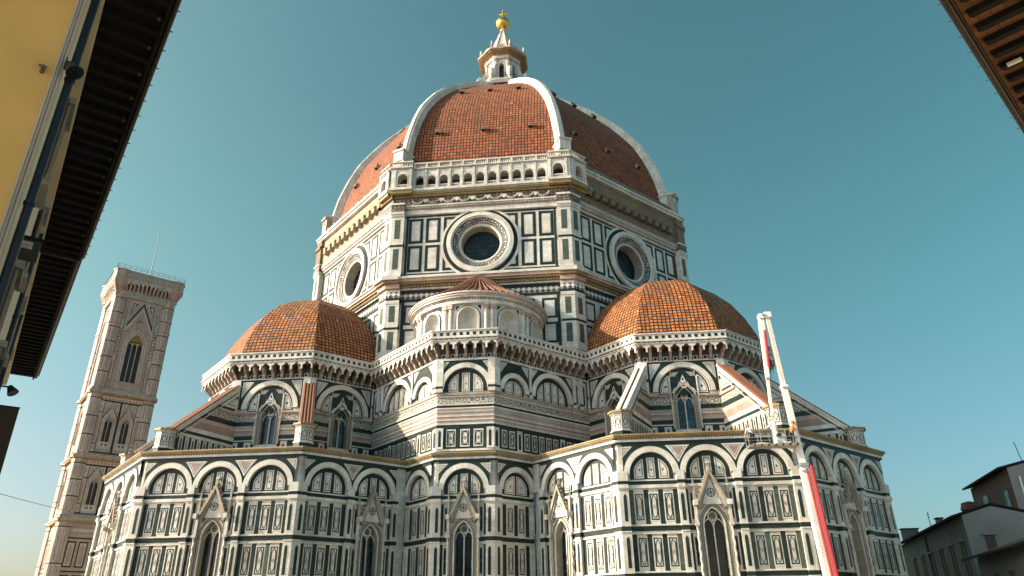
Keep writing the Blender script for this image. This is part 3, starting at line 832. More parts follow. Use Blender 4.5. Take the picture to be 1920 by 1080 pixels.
def clerestory(F, b, parent, mir=0):
    uc = F.L / 2; pw = .55
    h, zs, zsill = .80, 21.15, 18.55
    hole_wall(F, b, 0., F.L, 16.0, 26.9, parch(uc, zs, h, 0, 10), 0, 'white', zsill)
    zc = 22.18; ra = min(2.98, F.L / 2 - .55); ri = ra - .55
    # bands, broken at the window
    for z0, z1, d, mm in BANDS:
        for u0, u1 in ((0., uc - h - .42), (uc + h + .42, F.L)): F.box(b, u0, u1, z0, z1, 0, d, mm)
    for u0, u1 in ((0., uc - h - .42), (uc + h + .42, F.L)):
        F.box(b, u0, u1, 16.9, 17.15, 0, .1, 'white'); F.quad(b, u0, u1, 17.15, 18.9, .02, 'green')
        w = u1 - u0; n = 2
        for i in range(n):
            x = u0 + w * (i + .5) / n; F.quad(b, x - w * .13, x + w * .13, 17.3, 18.8, .04, 'white'); F.poly(b, lancet(x - .1, x + .1, 17.5, 18.6), .052, 'green')
    # lunette round the window
    rel = lambda a0, a1: arc(uc, zc, ri, a0, a1, 14)
    F.poly(b, [(uc - h - .42, zc - .26), (uc - h - .42, 24.55)] + [p for p in rel(180, 90)[::-1] if p[0] < uc - h - .45][:] + [(uc - ri, zc - .26)], .02, 'green')
    F.poly(b, ([(uc + h + .42, zc - .26), (uc + h + .42, 24.55)] + [p for p in rel(0, 90)[::-1] if p[0] > uc + h + .45] + [(uc + ri, zc - .26)])[::-1], .02, 'green')
    F.poly(b, [p for p in parch(uc, zs, h, .42, 10)] + [(uc + h + .42, 23.6)] + [p for p in arc(uc, zc, ri, 0, 180, 28) if abs(p[0] - uc) < h + .42] + [(uc - h - .42, 23.6)], .018, 'green')
    for sg in (-1, 1):
        q = [(sg * 1.36, zc - .1), (sg * 1.36, zc + 1.75), (sg * 1.72, zc + 1.48), (sg * 2.05, zc + .98), (sg * 2.22, zc + .5), (sg * 2.27, zc - .1)]
        k = (ri - .14) / 2.28
        q = [(uc + x * (k if abs(x) > 1.4 else 1), z) for x, z in q]
        F.poly(b, q, .04, 'white'); F.outline(b, inset(q, .09), .05, .052, 'green')
        mu = uc + sg * 1.72; F.poly(b, arc(mu, zc + .55, .13, 0, 360, 6)[:-1], .054, 'green')
        # upper leaf shaped panels
        q = [(uc + sg * .35, zc + 2.05), (uc + sg * 1.0, zc + 1.98), (uc + sg * 1.22, zc + 1.62), (uc + sg * .72, zc + 1.60)]
        F.poly(b, q, .04, 'white'); F.outline(b, inset(q, .07), .045, .052, 'green')
    F.ring(b, uc, zc, ri, ra, 0, .3, 'white', n=28)
    F.ring(b, uc, zc, ri, ri + .05, .3, .31, 'gold', n=28, sides=False)
    hole_wall(F, b, 0., F.L, zc, 25.25, arc(uc, zc, ra, 180, 0, 28), .24, 'green')
    for sg in (-1, 1):
        e = uc + sg * (F.L / 2 - .75); q = [(e, 23.35), (e, 25.05), (e - sg * 1.15, 25.05)]
        if sg > 0: pass
        tri(F, b, q, .255, 'greystone')
    for u0, u1 in ((0., pw), (F.L - pw, F.L)):
        F.box(b, u0, u1, 21.92, 25.25, 0, .40, 'white'); F.box(b, u0, u1, 21.7, 21.95, .2, .46, 'white')
        F.box(b, u0, u1, 23.2, 23.5, .40, .43, 'green')
    F.run(b, 25.25, 25.32, 0, .3, 'white')
    clere_window(F, uc, parent)

def spur(c, ang, parent, marble=False):
    """sloping buttress wall running out from a clerestory corner to a little block over the chapel corner"""
    t = R(ang); d = Vector((math.sin(t), -math.cos(t), 0)); C = Vector((*c, 0))
    r0, r1, z0, z1 = 10.0, 16.7, 24.75, 18.75
    th = 1.0; b = MB()
    zl = lambda r: z0 + (r - r0) * (z1 - z0) / (r1 - r0); rl = lambda z: r0 + (z - z0) * (r1 - r0) / (z1 - z0)
    side = Vector((-d.y, d.x, 0))
    for sg in (-1, 1):
        p = C + d * r0 + side * sg * th / 2; q = C + d * r1 + side * sg * th / 2
        F = Fr(p, q) if sg < 0 else Fr(q, p)
        U = (lambda r: r - r0) if sg < 0 else (lambda r: r1 - r)
        def slab(za, zb, m, dd):
            pts = [(U(r0), za), (U(min(r1, rl(za))), za), (U(min(r1, rl(zb))), zb), (U(r0), zb)]
            if abs(pts[2][0] - pts[3][0]) < .05: pts = pts[:3]
            F.poly(b, pts if sg < 0 else pts[::-1], dd, m)
        lv = [(16.0, 16.4, 'white'), (16.4, 18.3, 'green'), (18.3, 18.6, 'white'), (18.6, 18.9, 'green'), (18.9, 19.3, 'white'), (19.3, 20.0, 'pink'), (20.0, 20.4, 'palepink'), (20.4, 20.9, 'green'),
              (20.9, 21.5, 'rose'), (21.5, 21.9, 'patina'), (21.9, 22.2, 'green'), (22.2, 24.7, 'white')]
        for za, zb, m in lv: slab(za, zb, m, 0)
        n = 9
        for i in range(n):
            r = r0 + .5 + (r1 - r0 - .7) * i / n
            top = min(18.25, zl(r + .3) - .35)
            if top > 16.8: 
                F.quad(b, min(U(r), U(r + .42)), max(U(r), U(r + .42)), 16.45, top, .03, 'white')
                w = sorted((U(r + .13), U(r + .29))); F.poly(b, lancet(w[0], w[1], 16.6, top - .15), .045, 'pink' if i % 2 else 'green')
        # inner triangle and lines following the slope
        for off, wd, m, dd in ((.05, .28, 'white', .06), (.42, .14, 'green', .03), (.75, .10, 'white', .03)):
            pts = [(U(r0), zl(r0) - off - wd), (U(r1), zl(r1) - off - wd), (U(r1), zl(r1) - off), (U(r0), zl(r0) - off)]
            F.poly(b, pts if sg < 0 else pts[::-1], dd, m)
        q = [(U(r0 + .25), 22.45), (U(r0 + 1.5), 22.45), (U(r0 + .25), 23.55)]
        F.outline(b, q if sg < 0 else q[::-1], .08, .02, 'green')
        F.quad(b, min(U(r0), U(r0 + 2.6)), max(U(r0), U(r0 + 2.6)), 21.62, 21.9, .16, 'patina')
    b.build('buttress_wall', parent)
    # sloping cover
    k = MB(); x = side; dn = Vector((d.x * (r1 - r0), d.y * (r1 - r0), z1 - z0)).normalized(); up = x.cross(dn)
    if up.z < 0: up = -up
    A = C + d * r0 + Vector((0, 0, z0)); B = C + d * (r1 + .1) + Vector((0, 0, zl(r1 + .1))); L = (B - A).length
    def sl(w0, w1, h0, h1, m):
        P = [A + x * w0 + up * h0, A + x * w1 + up * h0, A + x * w1 + up * h1, A + x * w0 + up * h1]
        Qq = [p + (B - A) for p in P]
        for i in range(4):
            j = (i + 1) % 4; k.face([P[i], P[j], Qq[j], Qq[i]], m, [(0, 0), (abs(w1 - w0), 0), (abs(w1 - w0), L), (0, L)])
        k.face(P[::-1], m); k.face(Qq, m)
    if marble:
        sl(-.62, .62, 0, .16, 'white'); sl(-.5, -.12, .16, .42, 'white'); sl(-.1, .1, .16, .30, 'green'); sl(.14, .5, .16, .42, 'white')
    else:
        sl(-.66, .66, 0, .14, 'white')
        nrow = int(L / .32)
        for i in range(nrow):
            f = i / nrow
            for w in (-.44, -.15, .15, .44):
                p = A + (B - A) * f + x * w + up * .20; q = A + (B - A) * (f + 1.15 / nrow) + x * w + up * .16
                k.bar(p, q, .15, 'tileR', 5)
    k.build('buttress_cover', parent)
    # end block
    e = MB(); c0 = C + d * (r1 + .55)
    for rr, za, zb, m in ((1.0, 16.0, 16.35, 'white'), (.92, 16.35, 16.8, 'green'), (.98, 16.8, 16.92, 'white'), (.88, 16.92, 18.3, 'white'), (.98, 18.3, 18.42, 'white'), (1.14, 18.42, 18.6, 'gold'), (.3, 18.6, 18.85, 'gold')):
        e.lathe((c0.x, c0.y), [(rr, za), (rr, zb)], m, 8, off=22.5 + ang)
        e.lathe((c0.x, c0.y), [(0, zb), (rr, zb)][::-1], m, 8, off=22.5 + ang)
    e.lathe((c0.x, c0.y), [(.88, 18.42), (1.14, 18.42)], 'gold', 8, off=22.5 + ang)
    for j in range(8):
        F = Fr(*[(c0.x + .885 * math.sin(R(ang + 45 * j + s * 22.5)), c0.y - .885 * math.cos(R(ang + 45 * j + s * 22.5))) for s in (-1, 1)])
        u = F.L / 2
        F.outline(e, rect(.07, F.L - .07, 17.05, 18.2), .05, .012, 'green')
        dd = [(u, 17.2), (u + .22, 17.62), (u, 18.05), (u - .22, 17.62)]
        F.outline(e, dd, .05, .012, 'green')
    e.build('buttress_block', parent)

tribune('apse', CS, None, -1)
tribune('apse', CE, None, 1)

# ---- sacristy block between the apses
SY, SW_ = 33.75, 2.68
def sacristy():
    part = bpy.data.objects.new('sacristy', bpy.data.meshes.new('sacristy')); col.objects.link(part); part.parent = cath
    kd = Q * (SW_ + SY)
    uS = Vector((-Q, -Q)); uE = Vector((Q, -Q))
    wall, cor, up, bal = MB(), MB(), MB(), MB()
    L0, R0 = (-SW_, -SY), (SW_, -SY)
    jl = AL * uE + kd * uS; jr = AL * uS + kd * uE
    # lower
    F = Fr(L0, R0, T8, T8)
    lower_face(F, part, wall, cor, nb=1, win=(0,), kinds=['w'])
    F = Fr(jl, L0, -1., T8); lower_face(F, part, wall, cor, nb=1, start=.02, half_bay=F.L - .34, win=(), kinds=[2])
    F = Fr(R0, jr, T8, -1.); lower_face(F, part, wall, cor, nb=1, start=.34, half_bay=F.L - .36, win=(), kinds=[2])
    # upper
    jl = AU * uE + kd * uS; jr = AU * uS + kd * uE
    def bands(F, narrow_first=None):
        b = up
        F.quad(b, 0., F.L, 15.9, 26.9, 0, 'white')
        for z0, z1, d, mm in ((21.68, 21.95, .24, 'patina'), (21.50, 21.68, .12, 'white'), (20.86, 21.50, .05, 'rose'), (20.72, 20.86, .14, 'white'), (20.50, 20.72, .02, 'green'), (20.36, 20.50, .12, 'white'), (20.16, 20.36, .06, 'mauve'),
                             (20.0, 20.16, .10, 'greystone'), (19.76, 20.0, .04, 'mauve'), (19.64, 19.76, .09, 'white'), (19.38, 19.64, .05, 'pink'), (19.26, 19.38, .12, 'white'), (18.98, 19.26, .03, 'mauve'), (18.86, 18.98, .10, 'white'), (18.55, 18.86, .03, 'green'), (16.42, 16.62, .06, 'white'), (16.2, 16.42, .08, 'green')):
            F.run(b, z0, z1, 0, d, mm)
        F.quad(b, 0., F.L, 16.62, 18.55, .012, 'green')
        F.run(b, 25.12, 25.3, 0, .32, 'white')
        zc = 22.3
        if narrow_first is None: bays = [(F.L / 2, F.L / 2 - .12, 3)]
        else:
            bays = [(2.35, 1.82, 2), (7.25, 2.85, 4)]
            if narrow_first < 0: bays = [(F.L - u, r, k) for u, r, k in bays]
        covered = []
        for u, r, k in bays:
            ri = r - .48
            if k == 4: ri = r - .5
            sq = 1.0
            lunette(F, b, u, 21.96, zc, min(ri, 2.3), k, .03)
            F.ring(b, u, zc, min(ri, 2.3), min(r, 2.8), 0, .32, 'white', n=28)
            hole_wall(F, b, u - r, u + r, zc, 25.12, arc(u, zc, min(r, 2.8) - .001, 180, 0, 28), .24, 'green')
            for sg in (-1, 1):
                e = u + sg * (r - .1); q = [(e, 23.9), (e, 25.0), (e - sg * .85, 25.0)]
                tri(F, b, q, .255, 'white')
        # pilasters
        ps = [(0., .52), (F.L - .52, F.L)]
        if narrow_first is not None:
            ps = [(0., .5), (4.2, 4.45), (10.1, 10.5), (11.0, 11.5)]
            if narrow_first < 0: ps = [(F.L - c, F.L - a) for a, c in ps][::-1]
        for a, c in ps:
            F.box(b, a, c, 22.0, 25.12, 0, .36, 'white'); F.box(b, a, c, 21.95, 22.3, 0, .42, 'white'); F.box(b, a, c, 22.3, 22.55, 0, .38, 'green')
        # long lancets next to the junction
        if narrow_first is not None:
            for x in (10.55, 11.6):
                u = x if narrow_first > 0 else F.L - x
                F.quad(b, u - .38, u + .38, 22.3, 24.9, .30, 'white'); F.poly(b, lancet(u - .2, u + .2, 22.5, 24.6), .312, 'green')
        # row of inlaid panels
        if narrow_first is None:
            for x in (-1.33, 0, 1.25): motif(F, b, F.L / 2 + x, 16.95, 18.3, .72, .03)
            for x in (-2.36, 2.36): F.box(b, F.L / 2 + x - .32, F.L / 2 + x + .32, 16.62, 18.55, 0, .2, 'white'); F.poly(b, lancet(F.L / 2 + x - .12, F.L / 2 + x + .12, 16.8, 18.35), .212, 'green')
        else:
            x = .32; i = 0
            while x < F.L - .5:
                u = x if narrow_first > 0 else F.L - x
                if i in (0, 3, 9, 12):
                    F.quad(b, u - .32, u + .32, 16.62, 18.55, .04, 'white'); F.poly(b, lancet(u - .15, u + .15, 16.8, 18.35), .052, 'green')
                else: motif(F, b, u, 16.95, 18.3, .5, .03)
                x += .92; i += 1
        machicolation(F, part, bal)
    bands(Fr(L0, R0, T8, T8))
    bands(Fr(jl, L0, -1., T8), -1); bands(Fr(R0, jr, T8, -1.), 1)
    fill(part, wall); cor.build('cornice', part); up.build('upper_wall', part); bal.build('parapet', part)
    # flat roof terrace
    t = MB(); pts = [jl, L0, R0, jr, (10, -22), (-10, -22)]
    t.face([(p[0], p[1], 26.75) for p in pts], 'greystone'); t.build('terrace', part)
    # exedra
    ex = MB(); c = (0, -26.4); r = 6.75
    class Cy:
        L = R(200) * r; tl = tr = 0
        def P(s, u, z, d):
            a = u / r - R(100); return Vector((c[0] + (r + d) * math.sin(a), c[1] - (r + d) * math.cos(a), z))
    for nm in ('quad', 'box', 'poly', 'prism', 'band', 'ring', 'outline', 'ex'): setattr(Cy, nm, getattr(Fr, nm))
    F = Cy()
    def cb(z0, z1, d, m): ex.lathe(c, [(r + d, z0), (r + d, z1), (r, z1)], m, 60, -100, 100); ex.lathe(c, [(r, z0), (r + d, z0)], m, 60, -100, 100)
    zt, zs, h = 30.98, 30.0, 1.02
    # wall made of strips between niches
    nz = [F.L / 2 + R(a) * r for a in (-72, -36, 0, 36, 72)]
    cur = 0.
    def strip(u0, u1, z0, z1, dd, m, n=5):
        for i in range(n): F.quad(ex, u0 + (u1 - u0) * i / n, u0 + (u1 - u0) * (i + 1) / n, z0, z1, dd, m)
    for uc in nz:
        strip(cur, uc - h, 26.5, 31.6, 0, 'white'); cur = uc + h
        hole_wall(F, ex, uc - h, uc + h, 26.5, 31.6, arc(uc, zs, h, 180, 0, 16), 0, 'white', 27.6)
        # niche: half cylinder with a shell head
        a0 = uc / r - R(100); ctr = Vector((c[0] + r * math.sin(a0), c[1] - r * math.cos(a0), 0)); di = Vector((-math.sin(a0), math.cos(a0), 0)); sd = Vector((math.cos(a0), math.sin(a0), 0))
        nn = 12
        cp = lambda k, z: ctr + sd * (-h * math.cos(math.pi * k / nn)) * 1.0 + di * (h * .85 * math.sin(math.pi * k / nn)) + Vector((0, 0, z))
        for k in range(nn):
            ex.face([cp(k, 27.6), cp(k + 1, 27.6), cp(k + 1, zs), cp(k, zs)], 'palepink' if False else 'white', [(k * .2, 0), (k * .2 + .2, 0), (k * .2 + .2, 2.4), (k * .2, 2.4)])
            for j in range(6):
                f = lambda kk, jj: ctr + sd * (-h * math.cos(math.pi * kk / nn) * math.cos(R(15 * jj))) + di * (h * .85 * math.sin(math.pi * kk / nn) * math.cos(R(15 * jj))) + Vector((0, 0, zs + h * math.sin(R(15 * jj))))
                ex.face([f(k, j), f(k + 1, j), f(k + 1, j + 1), f(k, j + 1)], 'white')
        F.band(ex, [(uc - h, 27.6)] + arc(uc, zs, h, 180, 0, 16) + [(uc + h, 27.6)], [(uc - h - .16, 27.6)] + arc(uc, zs, h + .16, 180, 0, 16) + [(uc + h + .16, 27.6)], 0, .12, 'white')
        F.band(ex, [(uc - h - .2, 27.6)] + arc(uc, zs, h + .2, 180, 0, 16) + [(uc + h + .2, 27.6)], [(uc - h - .26, 27.6)] + arc(uc, zs, h + .26, 180, 0, 16) + [(uc + h + .26, 27.6)], 0, .05, 'green')
        for sg in (-1, 1): F.poly(ex, [(uc + sg * 1.28, 31.3), (uc + sg * .9, 31.3), (uc + sg * 1.28, 30.8)][::-sg], .03, 'green')
    strip(cur, F.L, 26.5, 31.6, 0, 'white')
    for a in (-90, -54, -18, 18, 54, 90):
        u0 = F.L / 2 + R(a) * r
        for o in (-.3, .3):
            for k in range(1): 
                p = F.P(u0 + o, 27.4, .06); ex.bar(p, F.P(u0 + o, 30.95, .06), .21, 'white', 10, .18)
            F.box(ex, u0 + o - .25, u0 + o + .25, 30.95, 31.3, 0, .34, 'palepink'); F.box(ex, u0 + o - .27, u0 + o + .27, 31.3, 31.42, 0, .38, 'white')
    for z0, z1, d, m in ((31.42, 31.62, .42, 'white'), (31.62, 31.86, .36, 'white'), (32.0, 32.16, .7, 'white'), (32.16, 32.4, .82, 'palepink'), (32.4, 32.55, .92, 'white')): cb(z0, z1, d, m)
    cb(31.86, 32.0, .38, 'green')
    n = 90
    for i in range(n):
        u = F.L * i / n; F.box(ex, u, u + F.L / n * .5, 31.86, 32.0, .3, .5, 'white')
    ex.build('exedra', part)
    rf = MB()
    rf.lathe(c, [(r + .9, 32.56), (4.4, 34.6), (2.2, 36.4), (.3, 37.9)], 'tileR', 48, -100, 100)
    for i in range(37):
        a = R(-96 + 192 * i / 36)
        P = lambda rr, z: (c[0] + rr * math.sin(a), c[1] - rr * math.cos(a), z)
        rf.bar(P(r + .85, 32.62), P(4.4, 34.68), .11, 'tileR', 5); rf.bar(P(4.4, 34.68), P(2.2, 36.48), .09, 'tileR', 5); rf.bar(P(2.2, 36.48), P(.3, 37.98), .06, 'tileR', 5)
    rf.build('exedra_roof', part)
sacristy()

# ---- drum
AD = 25.4
def drum():
    part = bpy.data.objects.new('drum', bpy.data.meshes.new('drum')); col.objects.link(part); part.parent = cath
    b = MB()
    for k in range(8):
        kk = k if k < 5 else k - 8
        F = octface((0, 0), AD, kk); L = F.L; uc = L / 2
        zo, ro = 42.87, 4.0
        # backing with round opening
        F.quad(b, 0., L, 16, 37, 0, 'white')
        hole_wall(F, b, 0., L, 37, zo, arc(uc, zo, ro, 180, 360, 32), 0, 'white', 37) if False else None
        lo = arc(uc, zo, ro, 180, 360, 32); hi = arc(uc, zo, ro, 180, 0, 32)
        F.quad(b, 0., uc - ro, 37, 49, 0, 'white'); F.quad(b, uc + ro, L, 37, 49, 0, 'white')
        for i in range(32):
            p, q = lo[i], lo[i + 1]; F.poly(b, [(p[0], 37), (q[0], 37), q, p], 0, 'white')
            p, q = hi[i], hi[i + 1]; F.poly(b, [p, q, (q[0], 49), (p[0], 49)], 0, 'white')
        # upper panels
        def frame(u0, u1, z0, z1, w=.34):
            F.outline(b, rect(u0, u1, z0, z1), w, .02, 'green')
            F.quad(b, u0 + w + .06, u1 - w - .06, z0 + w + .06, z1 - w - .06, .03, 'white')
        for x in (-7.84, -5.74, 5.74, 7.84):
            for z0, z1 in ((43.22, 46.62), (39.41, 42.9)): frame(uc + x - .88, uc + x + .88, z0, z1)
        for sg in (-1, 1):
            for z0, z1 in ((43.22, 46.62), (39.41, 42.9)):
                a, c = sorted((uc + sg * 4.48, uc + sg * 4.14)); F.quad(b, a, c, z0 + (.1 if z0 > 41 else 0), z1 - (0 if z0 > 41 else .1), .02, 'green')
                a, c = sorted((uc + sg * 4.14, uc + sg * 2.72)); zz = z1 - .34 if z0 > 41 else z0; F.quad(b, a, c, zz, zz + .34, .02, 'green')
        F.poly(b, arc(uc, zo, 4.5, 0, 360, 48)[:-1], .045, 'green') if False else F.band(b, arc(uc, zo, 3.95, 0, 360, 48), arc(uc, zo, 4.45, 0, 360, 48), .0, .06, 'green', sides=False)
        F.band(b, arc(uc, zo, 4.45, 0, 360, 48), arc(uc, zo, 4.75, 0, 360, 48), .0, .05, 'white', sides=False)
        F.quad(b, 0., L, 46.78, 47.02, .04, 'green'); F.quad(b, 0., L, 38.95, 39.18, .04, 'green')
        for u in (1.62, L - 1.62): F.quad(b, u - .14, u + .14, 39.0, 47.0, .035, 'green')
        # lower panels
        F.quad(b, 0., L, 35.56, 35.92, .03, 'green'); F.quad(b, 0., L, 36.6, 37.0, .03, 'green')
        F.run(b, 35.95, 36.6, 0, .06, 'xfr')
        F.quad(b, 0., L, 29.0, 29.35, .03, 'green'); F.quad(b, 0., L, 28.1, 28.5, .03, 'green'); F.quad(b, 0., L, 26.8, 27.3, .03, 'green')
        for x in (-7.9, -5.4, -2.9, 0, 2.9, 5.4, 7.9):
            for z0, z1 in ((32.73, 35.18), (29.79, 32.25)): frame(uc + x - .85, uc + x + .85, z0, z1, .26)
        for u in (1.62, L - 1.62): F.quad(b, u - .16, u + .16, 28.5, 35.6, .035, 'green')
        # cornice between the two orders
        F.run(b, 37.0, 37.2, 0, .30, 'white')
        n = int(L / .36)
        for i in range(n):
            u = (i + .5) * L / n; F.box(b, u - .09, u + .09, 37.2, 37.55, .2, .55, 'gold')
        F.run(b, 37.2, 37.55, 0, .34, 'greystone')
        F.run(b, 37.55, 37.8, 0, .75, 'gold'); F.run(b, 37.8, 38.15, 0, .95, 'palepink'); F.run(b, 38.15, 38.3, 0, 1.1, 'white'); F.run(b, 38.3, 38.75, 0, .55, 'white')
        # corner pilasters, both orders
        for u0, u1 in ((0., 1.32), (L - 1.32, L)):
            m_ = (u0 + u1) / 2 - (.13 if u0 == 0 else -.13)
            for z0, z1 in ((38.75, 46.75), (26.6, 35.95)): F.box(b, u0, u1, z0, z1, 0, .6, 'white')
            for z0, z1, d in ((38.75, 39.15, .75), (42.85, 43.2, .66), (46.75, 47.0, .72), (47.0, 47.35, .82), (26.6, 27.2, .72), (28.7, 29.2, .70), (32.3, 32.75, .66), (35.2, 35.6, .66)):
                F.box(b, u0, u1, z0, z1, 0, d, 'white')
            F.box(b, u0, u1, 42.6, 42.85, 0, .63, 'green'); F.box(b, u0, u1, 32.05, 32.3, 0, .63, 'green'); F.box(b, u0, u1, 27.7, 28.1, 0, .64, 'green'); F.box(b, u0, u1, 35.6, 35.95, 0, .64, 'green')
            for z0, z1 in ((43.7, 46.3), (39.6, 42.3), (32.95, 34.95), (29.6, 31.8)):
                F.quad(b, m_ - .34, m_ + .34, z0, z1, .612, 'greenl')
            F.box(b, u0, u1, 35.95, 36.65, 0, .65, 'xfr'); F.box(b, u0, u1, 36.65, 37.0, 0, .62, 'white')
            F.box(b, u0, u1, 37.0, 37.55, 0, .95, 'palepink'); F.box(b, u0, u1, 37.55, 37.85, 0, 1.3, 'gold'); F.box(b, u0, u1, 37.85, 38.35, 0, 1.6, 'white'); F.box(b, u0, u1, 38.35, 38.75, 0, .9, 'white')
            F.box(b, u0, u1, 47.35, 48.3, 0, .75, 'orn'); F.box(b, u0, u1, 48.3, 48.55, 0, .85, 'white')
        # oculus
        o = MB(); cen = lambda: None
        st = [(4.0, -.02), (4.0, .42), (3.5, .46), (3.38, .25), (3.3, .22), (2.62, -.12), (2.5, -.10), (2.32, -.22), (2.25, -1.5)]
        mm = ['white', 'white', 'white', 'white', 'pattern', 'white', 'white', 'greystone']
        nseg = 56
        for (r0, d0), (r1, d1), m_ in zip(st, st[1:], mm):
            for i in range(nseg):
                t0, t1 = 2 * math.pi * i / nseg, 2 * math.pi * (i + 1) / nseg
                P = lambda r, d, t: F.P(uc + r * math.cos(t), zo + r * math.sin(t), d)
                o.face([P(r0, d0, t0), P(r0, d0, t1), P(r1, d1, t1), P(r1, d1, t0)], m_, [(t0 * 2.9, r0), (t1 * 2.9, r0), (t1 * 2.9, r1), (t0 * 2.9, r1)])
        F.band(o, arc(uc, zo, 2.68, 0, 360, 48), arc(uc, zo, 2.78, 0, 360, 48), -.1, .0, 'pink', sides=False)
        for i in range(64):
            t = 2 * math.pi * i / 64; dt_ = .03
            for ra_, rb_, da_, db_ in ((3.27, 3.13, .225, .17), (2.80, 2.66, -.025, -.085)):
                P = lambda r, d, t: F.P(uc + r * math.cos(t), zo + r * math.sin(t), d)
                o.face([P(ra_, da_, t - dt_), P(ra_, da_, t + dt_), P(rb_, db_, t + dt_), P(rb_, db_, t - dt_)], 'green')
        o.build('oculus', part)
        gl = MB(); F.poly(gl, arc(uc, zo, 2.3, 0, 360, 40)[:-1], -1.46, 'glass')
        for i in range(-3, 4):
            h = math.sqrt(2.25 ** 2 - (i * .6) ** 2)
            F.box(gl, uc - h, uc + h, zo + i * .6, zo + i * .6 + .035, -1.46, -1.40, 'iron'); F.box(gl, uc + i * .6 - .02, uc + i * .6 + .02, zo - h, zo + h, -1.46, -1.39, 'iron')
        gl.build('oculus_glass', part)
        # head of the wall
        if kk == 0:
            F.run(b, 47.1, 47.75, 0, .22, 'white'); F.run(b, 47.75, 47.88, 0, .34, 'pink')
            n = int(L / .3)
            for i in range(n): u = (i + .5) * L / n; F.box(b, u - .08, u + .08, 47.88, 48.12, .2, .42, 'white')
            F.run(b, 47.88, 48.12, 0, .26, 'pink'); F.run(b, 48.12, 48.3, 0, .5, 'white')
            F.run(b, 48.3, 49.4, 0, .36, 'orn')
            # garlands and roundels carved on the frieze
            for i in range(9):
                u = 1.9 + (i + .5) * (L - 3.8) / 9
                for a in range(12):
                    t0, t1 = R(180 + 15 * a), R(195 + 15 * a); rr = .62
                    b.bar(F.P(u + rr * 1.1 * math.cos(t0), 49.12 + rr * math.sin(t0), .42), F.P(u + rr * 1.1 * math.cos(t1), 49.12 + rr * math.sin(t1), .42), .1 + .07 * math.sin(R(15 * a)), 'patina', 6)
                u2 = u + (L - 3.8) / 18
                if i < 8: b.bar(F.P(u2, 48.85, .34), F.P(u2, 48.85, .52), .26, 'white', 12)
            n = int(L / .28)
            for i in range(n): u = (i + .5) * L / n; F.box(b, u - .08, u + .08, 49.4, 49.72, .3, .62, 'gold')
            F.run(b, 49.4, 49.72, 0, .5, 'gold'); F.run(b, 49.72, 49.92, 0, .72, 'gold'); F.run(b, 49.92, 50.12, 0, .84, 'greystone'); F.run(b, 50.12, 50.45, 0, .96, 'white')
            F.quad(b, 0., L, 49, 54.6, -.5, 'shadedirt')  # shade behind the gallery arches painted as a dark back wall
        else:
            nr = 'sunlitrough' if kk == -1 else 'rough'  # left face gets a paler copy, sunlight put into the masonry colour
            F.run(b, 47.1, 47.35, 0, .14, 'white'); F.run(b, 47.35, 47.5, 0, .3, 'pink')
            n = int(L / .34)
            for i in range(n): u = (i + .5) * L / n; F.box(b, u - .09, u + .09, 47.5, 47.75, .1, .36, 'white')
            F.run(b, 47.5, 47.75, 0, .2, 'pink'); F.run(b, 47.75, 48.3, 0, .48, 'greystone'); F.run(b, 48.3, 48.6, 0, .36, nr)
            F.run(b, 48.6, 52.4, 0, .30, nr)
            n = 12
            for i in range(n):
                u = 2.2 + (i + .5) * (L - 4.4) / n
                F.box(b, u - .32, u + .32, 49.4, 50.15, .3, .95, nr); F.box(b, u - .40, u + .40, 50.15, 50.35, .3, 1.0, nr)
                F.quad(b, u + .62, u + 1.0, 49.5, 50.2, .304, 'iron')
            F.run(b, 52.4, 52.75, 0, .75, 'white'); F.run(b, 52.75, 53.05, 0, .95, 'white')
            F.run(b, 53.05, 54.4, -.6, .1, nr)
            n = 10
            for i in range(n):
                u = 1.5 + (i + .5) * (L - 3) / n; F.box(b, u - .22, u + .22, 53.35, 53.95, .1, .55, nr); F.quad(b, u + .3, u + .75, 53.3, 53.9, .104, 'iron')
            # stubs of the unfinished cornice next to the gallery, corner piers elsewhere
            for u0, u1, near in ((0., 3.4, kk == 1), (L - 3.4, L, kk == -1)):
                if near:
                    F.box(b, u0, u1, 48.3, 49.4, 0, .5, 'orn'); F.box(b, u0, u1, 49.4, 49.72, 0, .8, 'gold'); F.box(b, u0, u1, 49.72, 50.12, 0, .84, 'gold'); F.box(b, u0, u1, 50.12, 50.45, 0, .96, 'white')
                else:
                    a, c = (u0, 1.1) if u0 == 0 else (L - 1.1, L)
                    F.box(b, a, c, 48.55, 53.3, 0, .7, 'rough'); F.box(b, a, c, 51.0, 51.5, 0, .9, 'rough'); F.box(b, a, c, 53.3, 56.2, -.4, .35, 'greystone'); F.box(b, a, c, 56.2, 56.5, -.4, .6, 'greystone')
        F.quad(b, 0., L, 54.4, 55.2, -.62, 'rough')
    fill(part, b)
    lp = MB(); lp.lathe((0, 0), [(27.0, 54.4), (24, 54.41)], 'greystone', 8, off=22.5); lp.build('ledge', part)
drum()

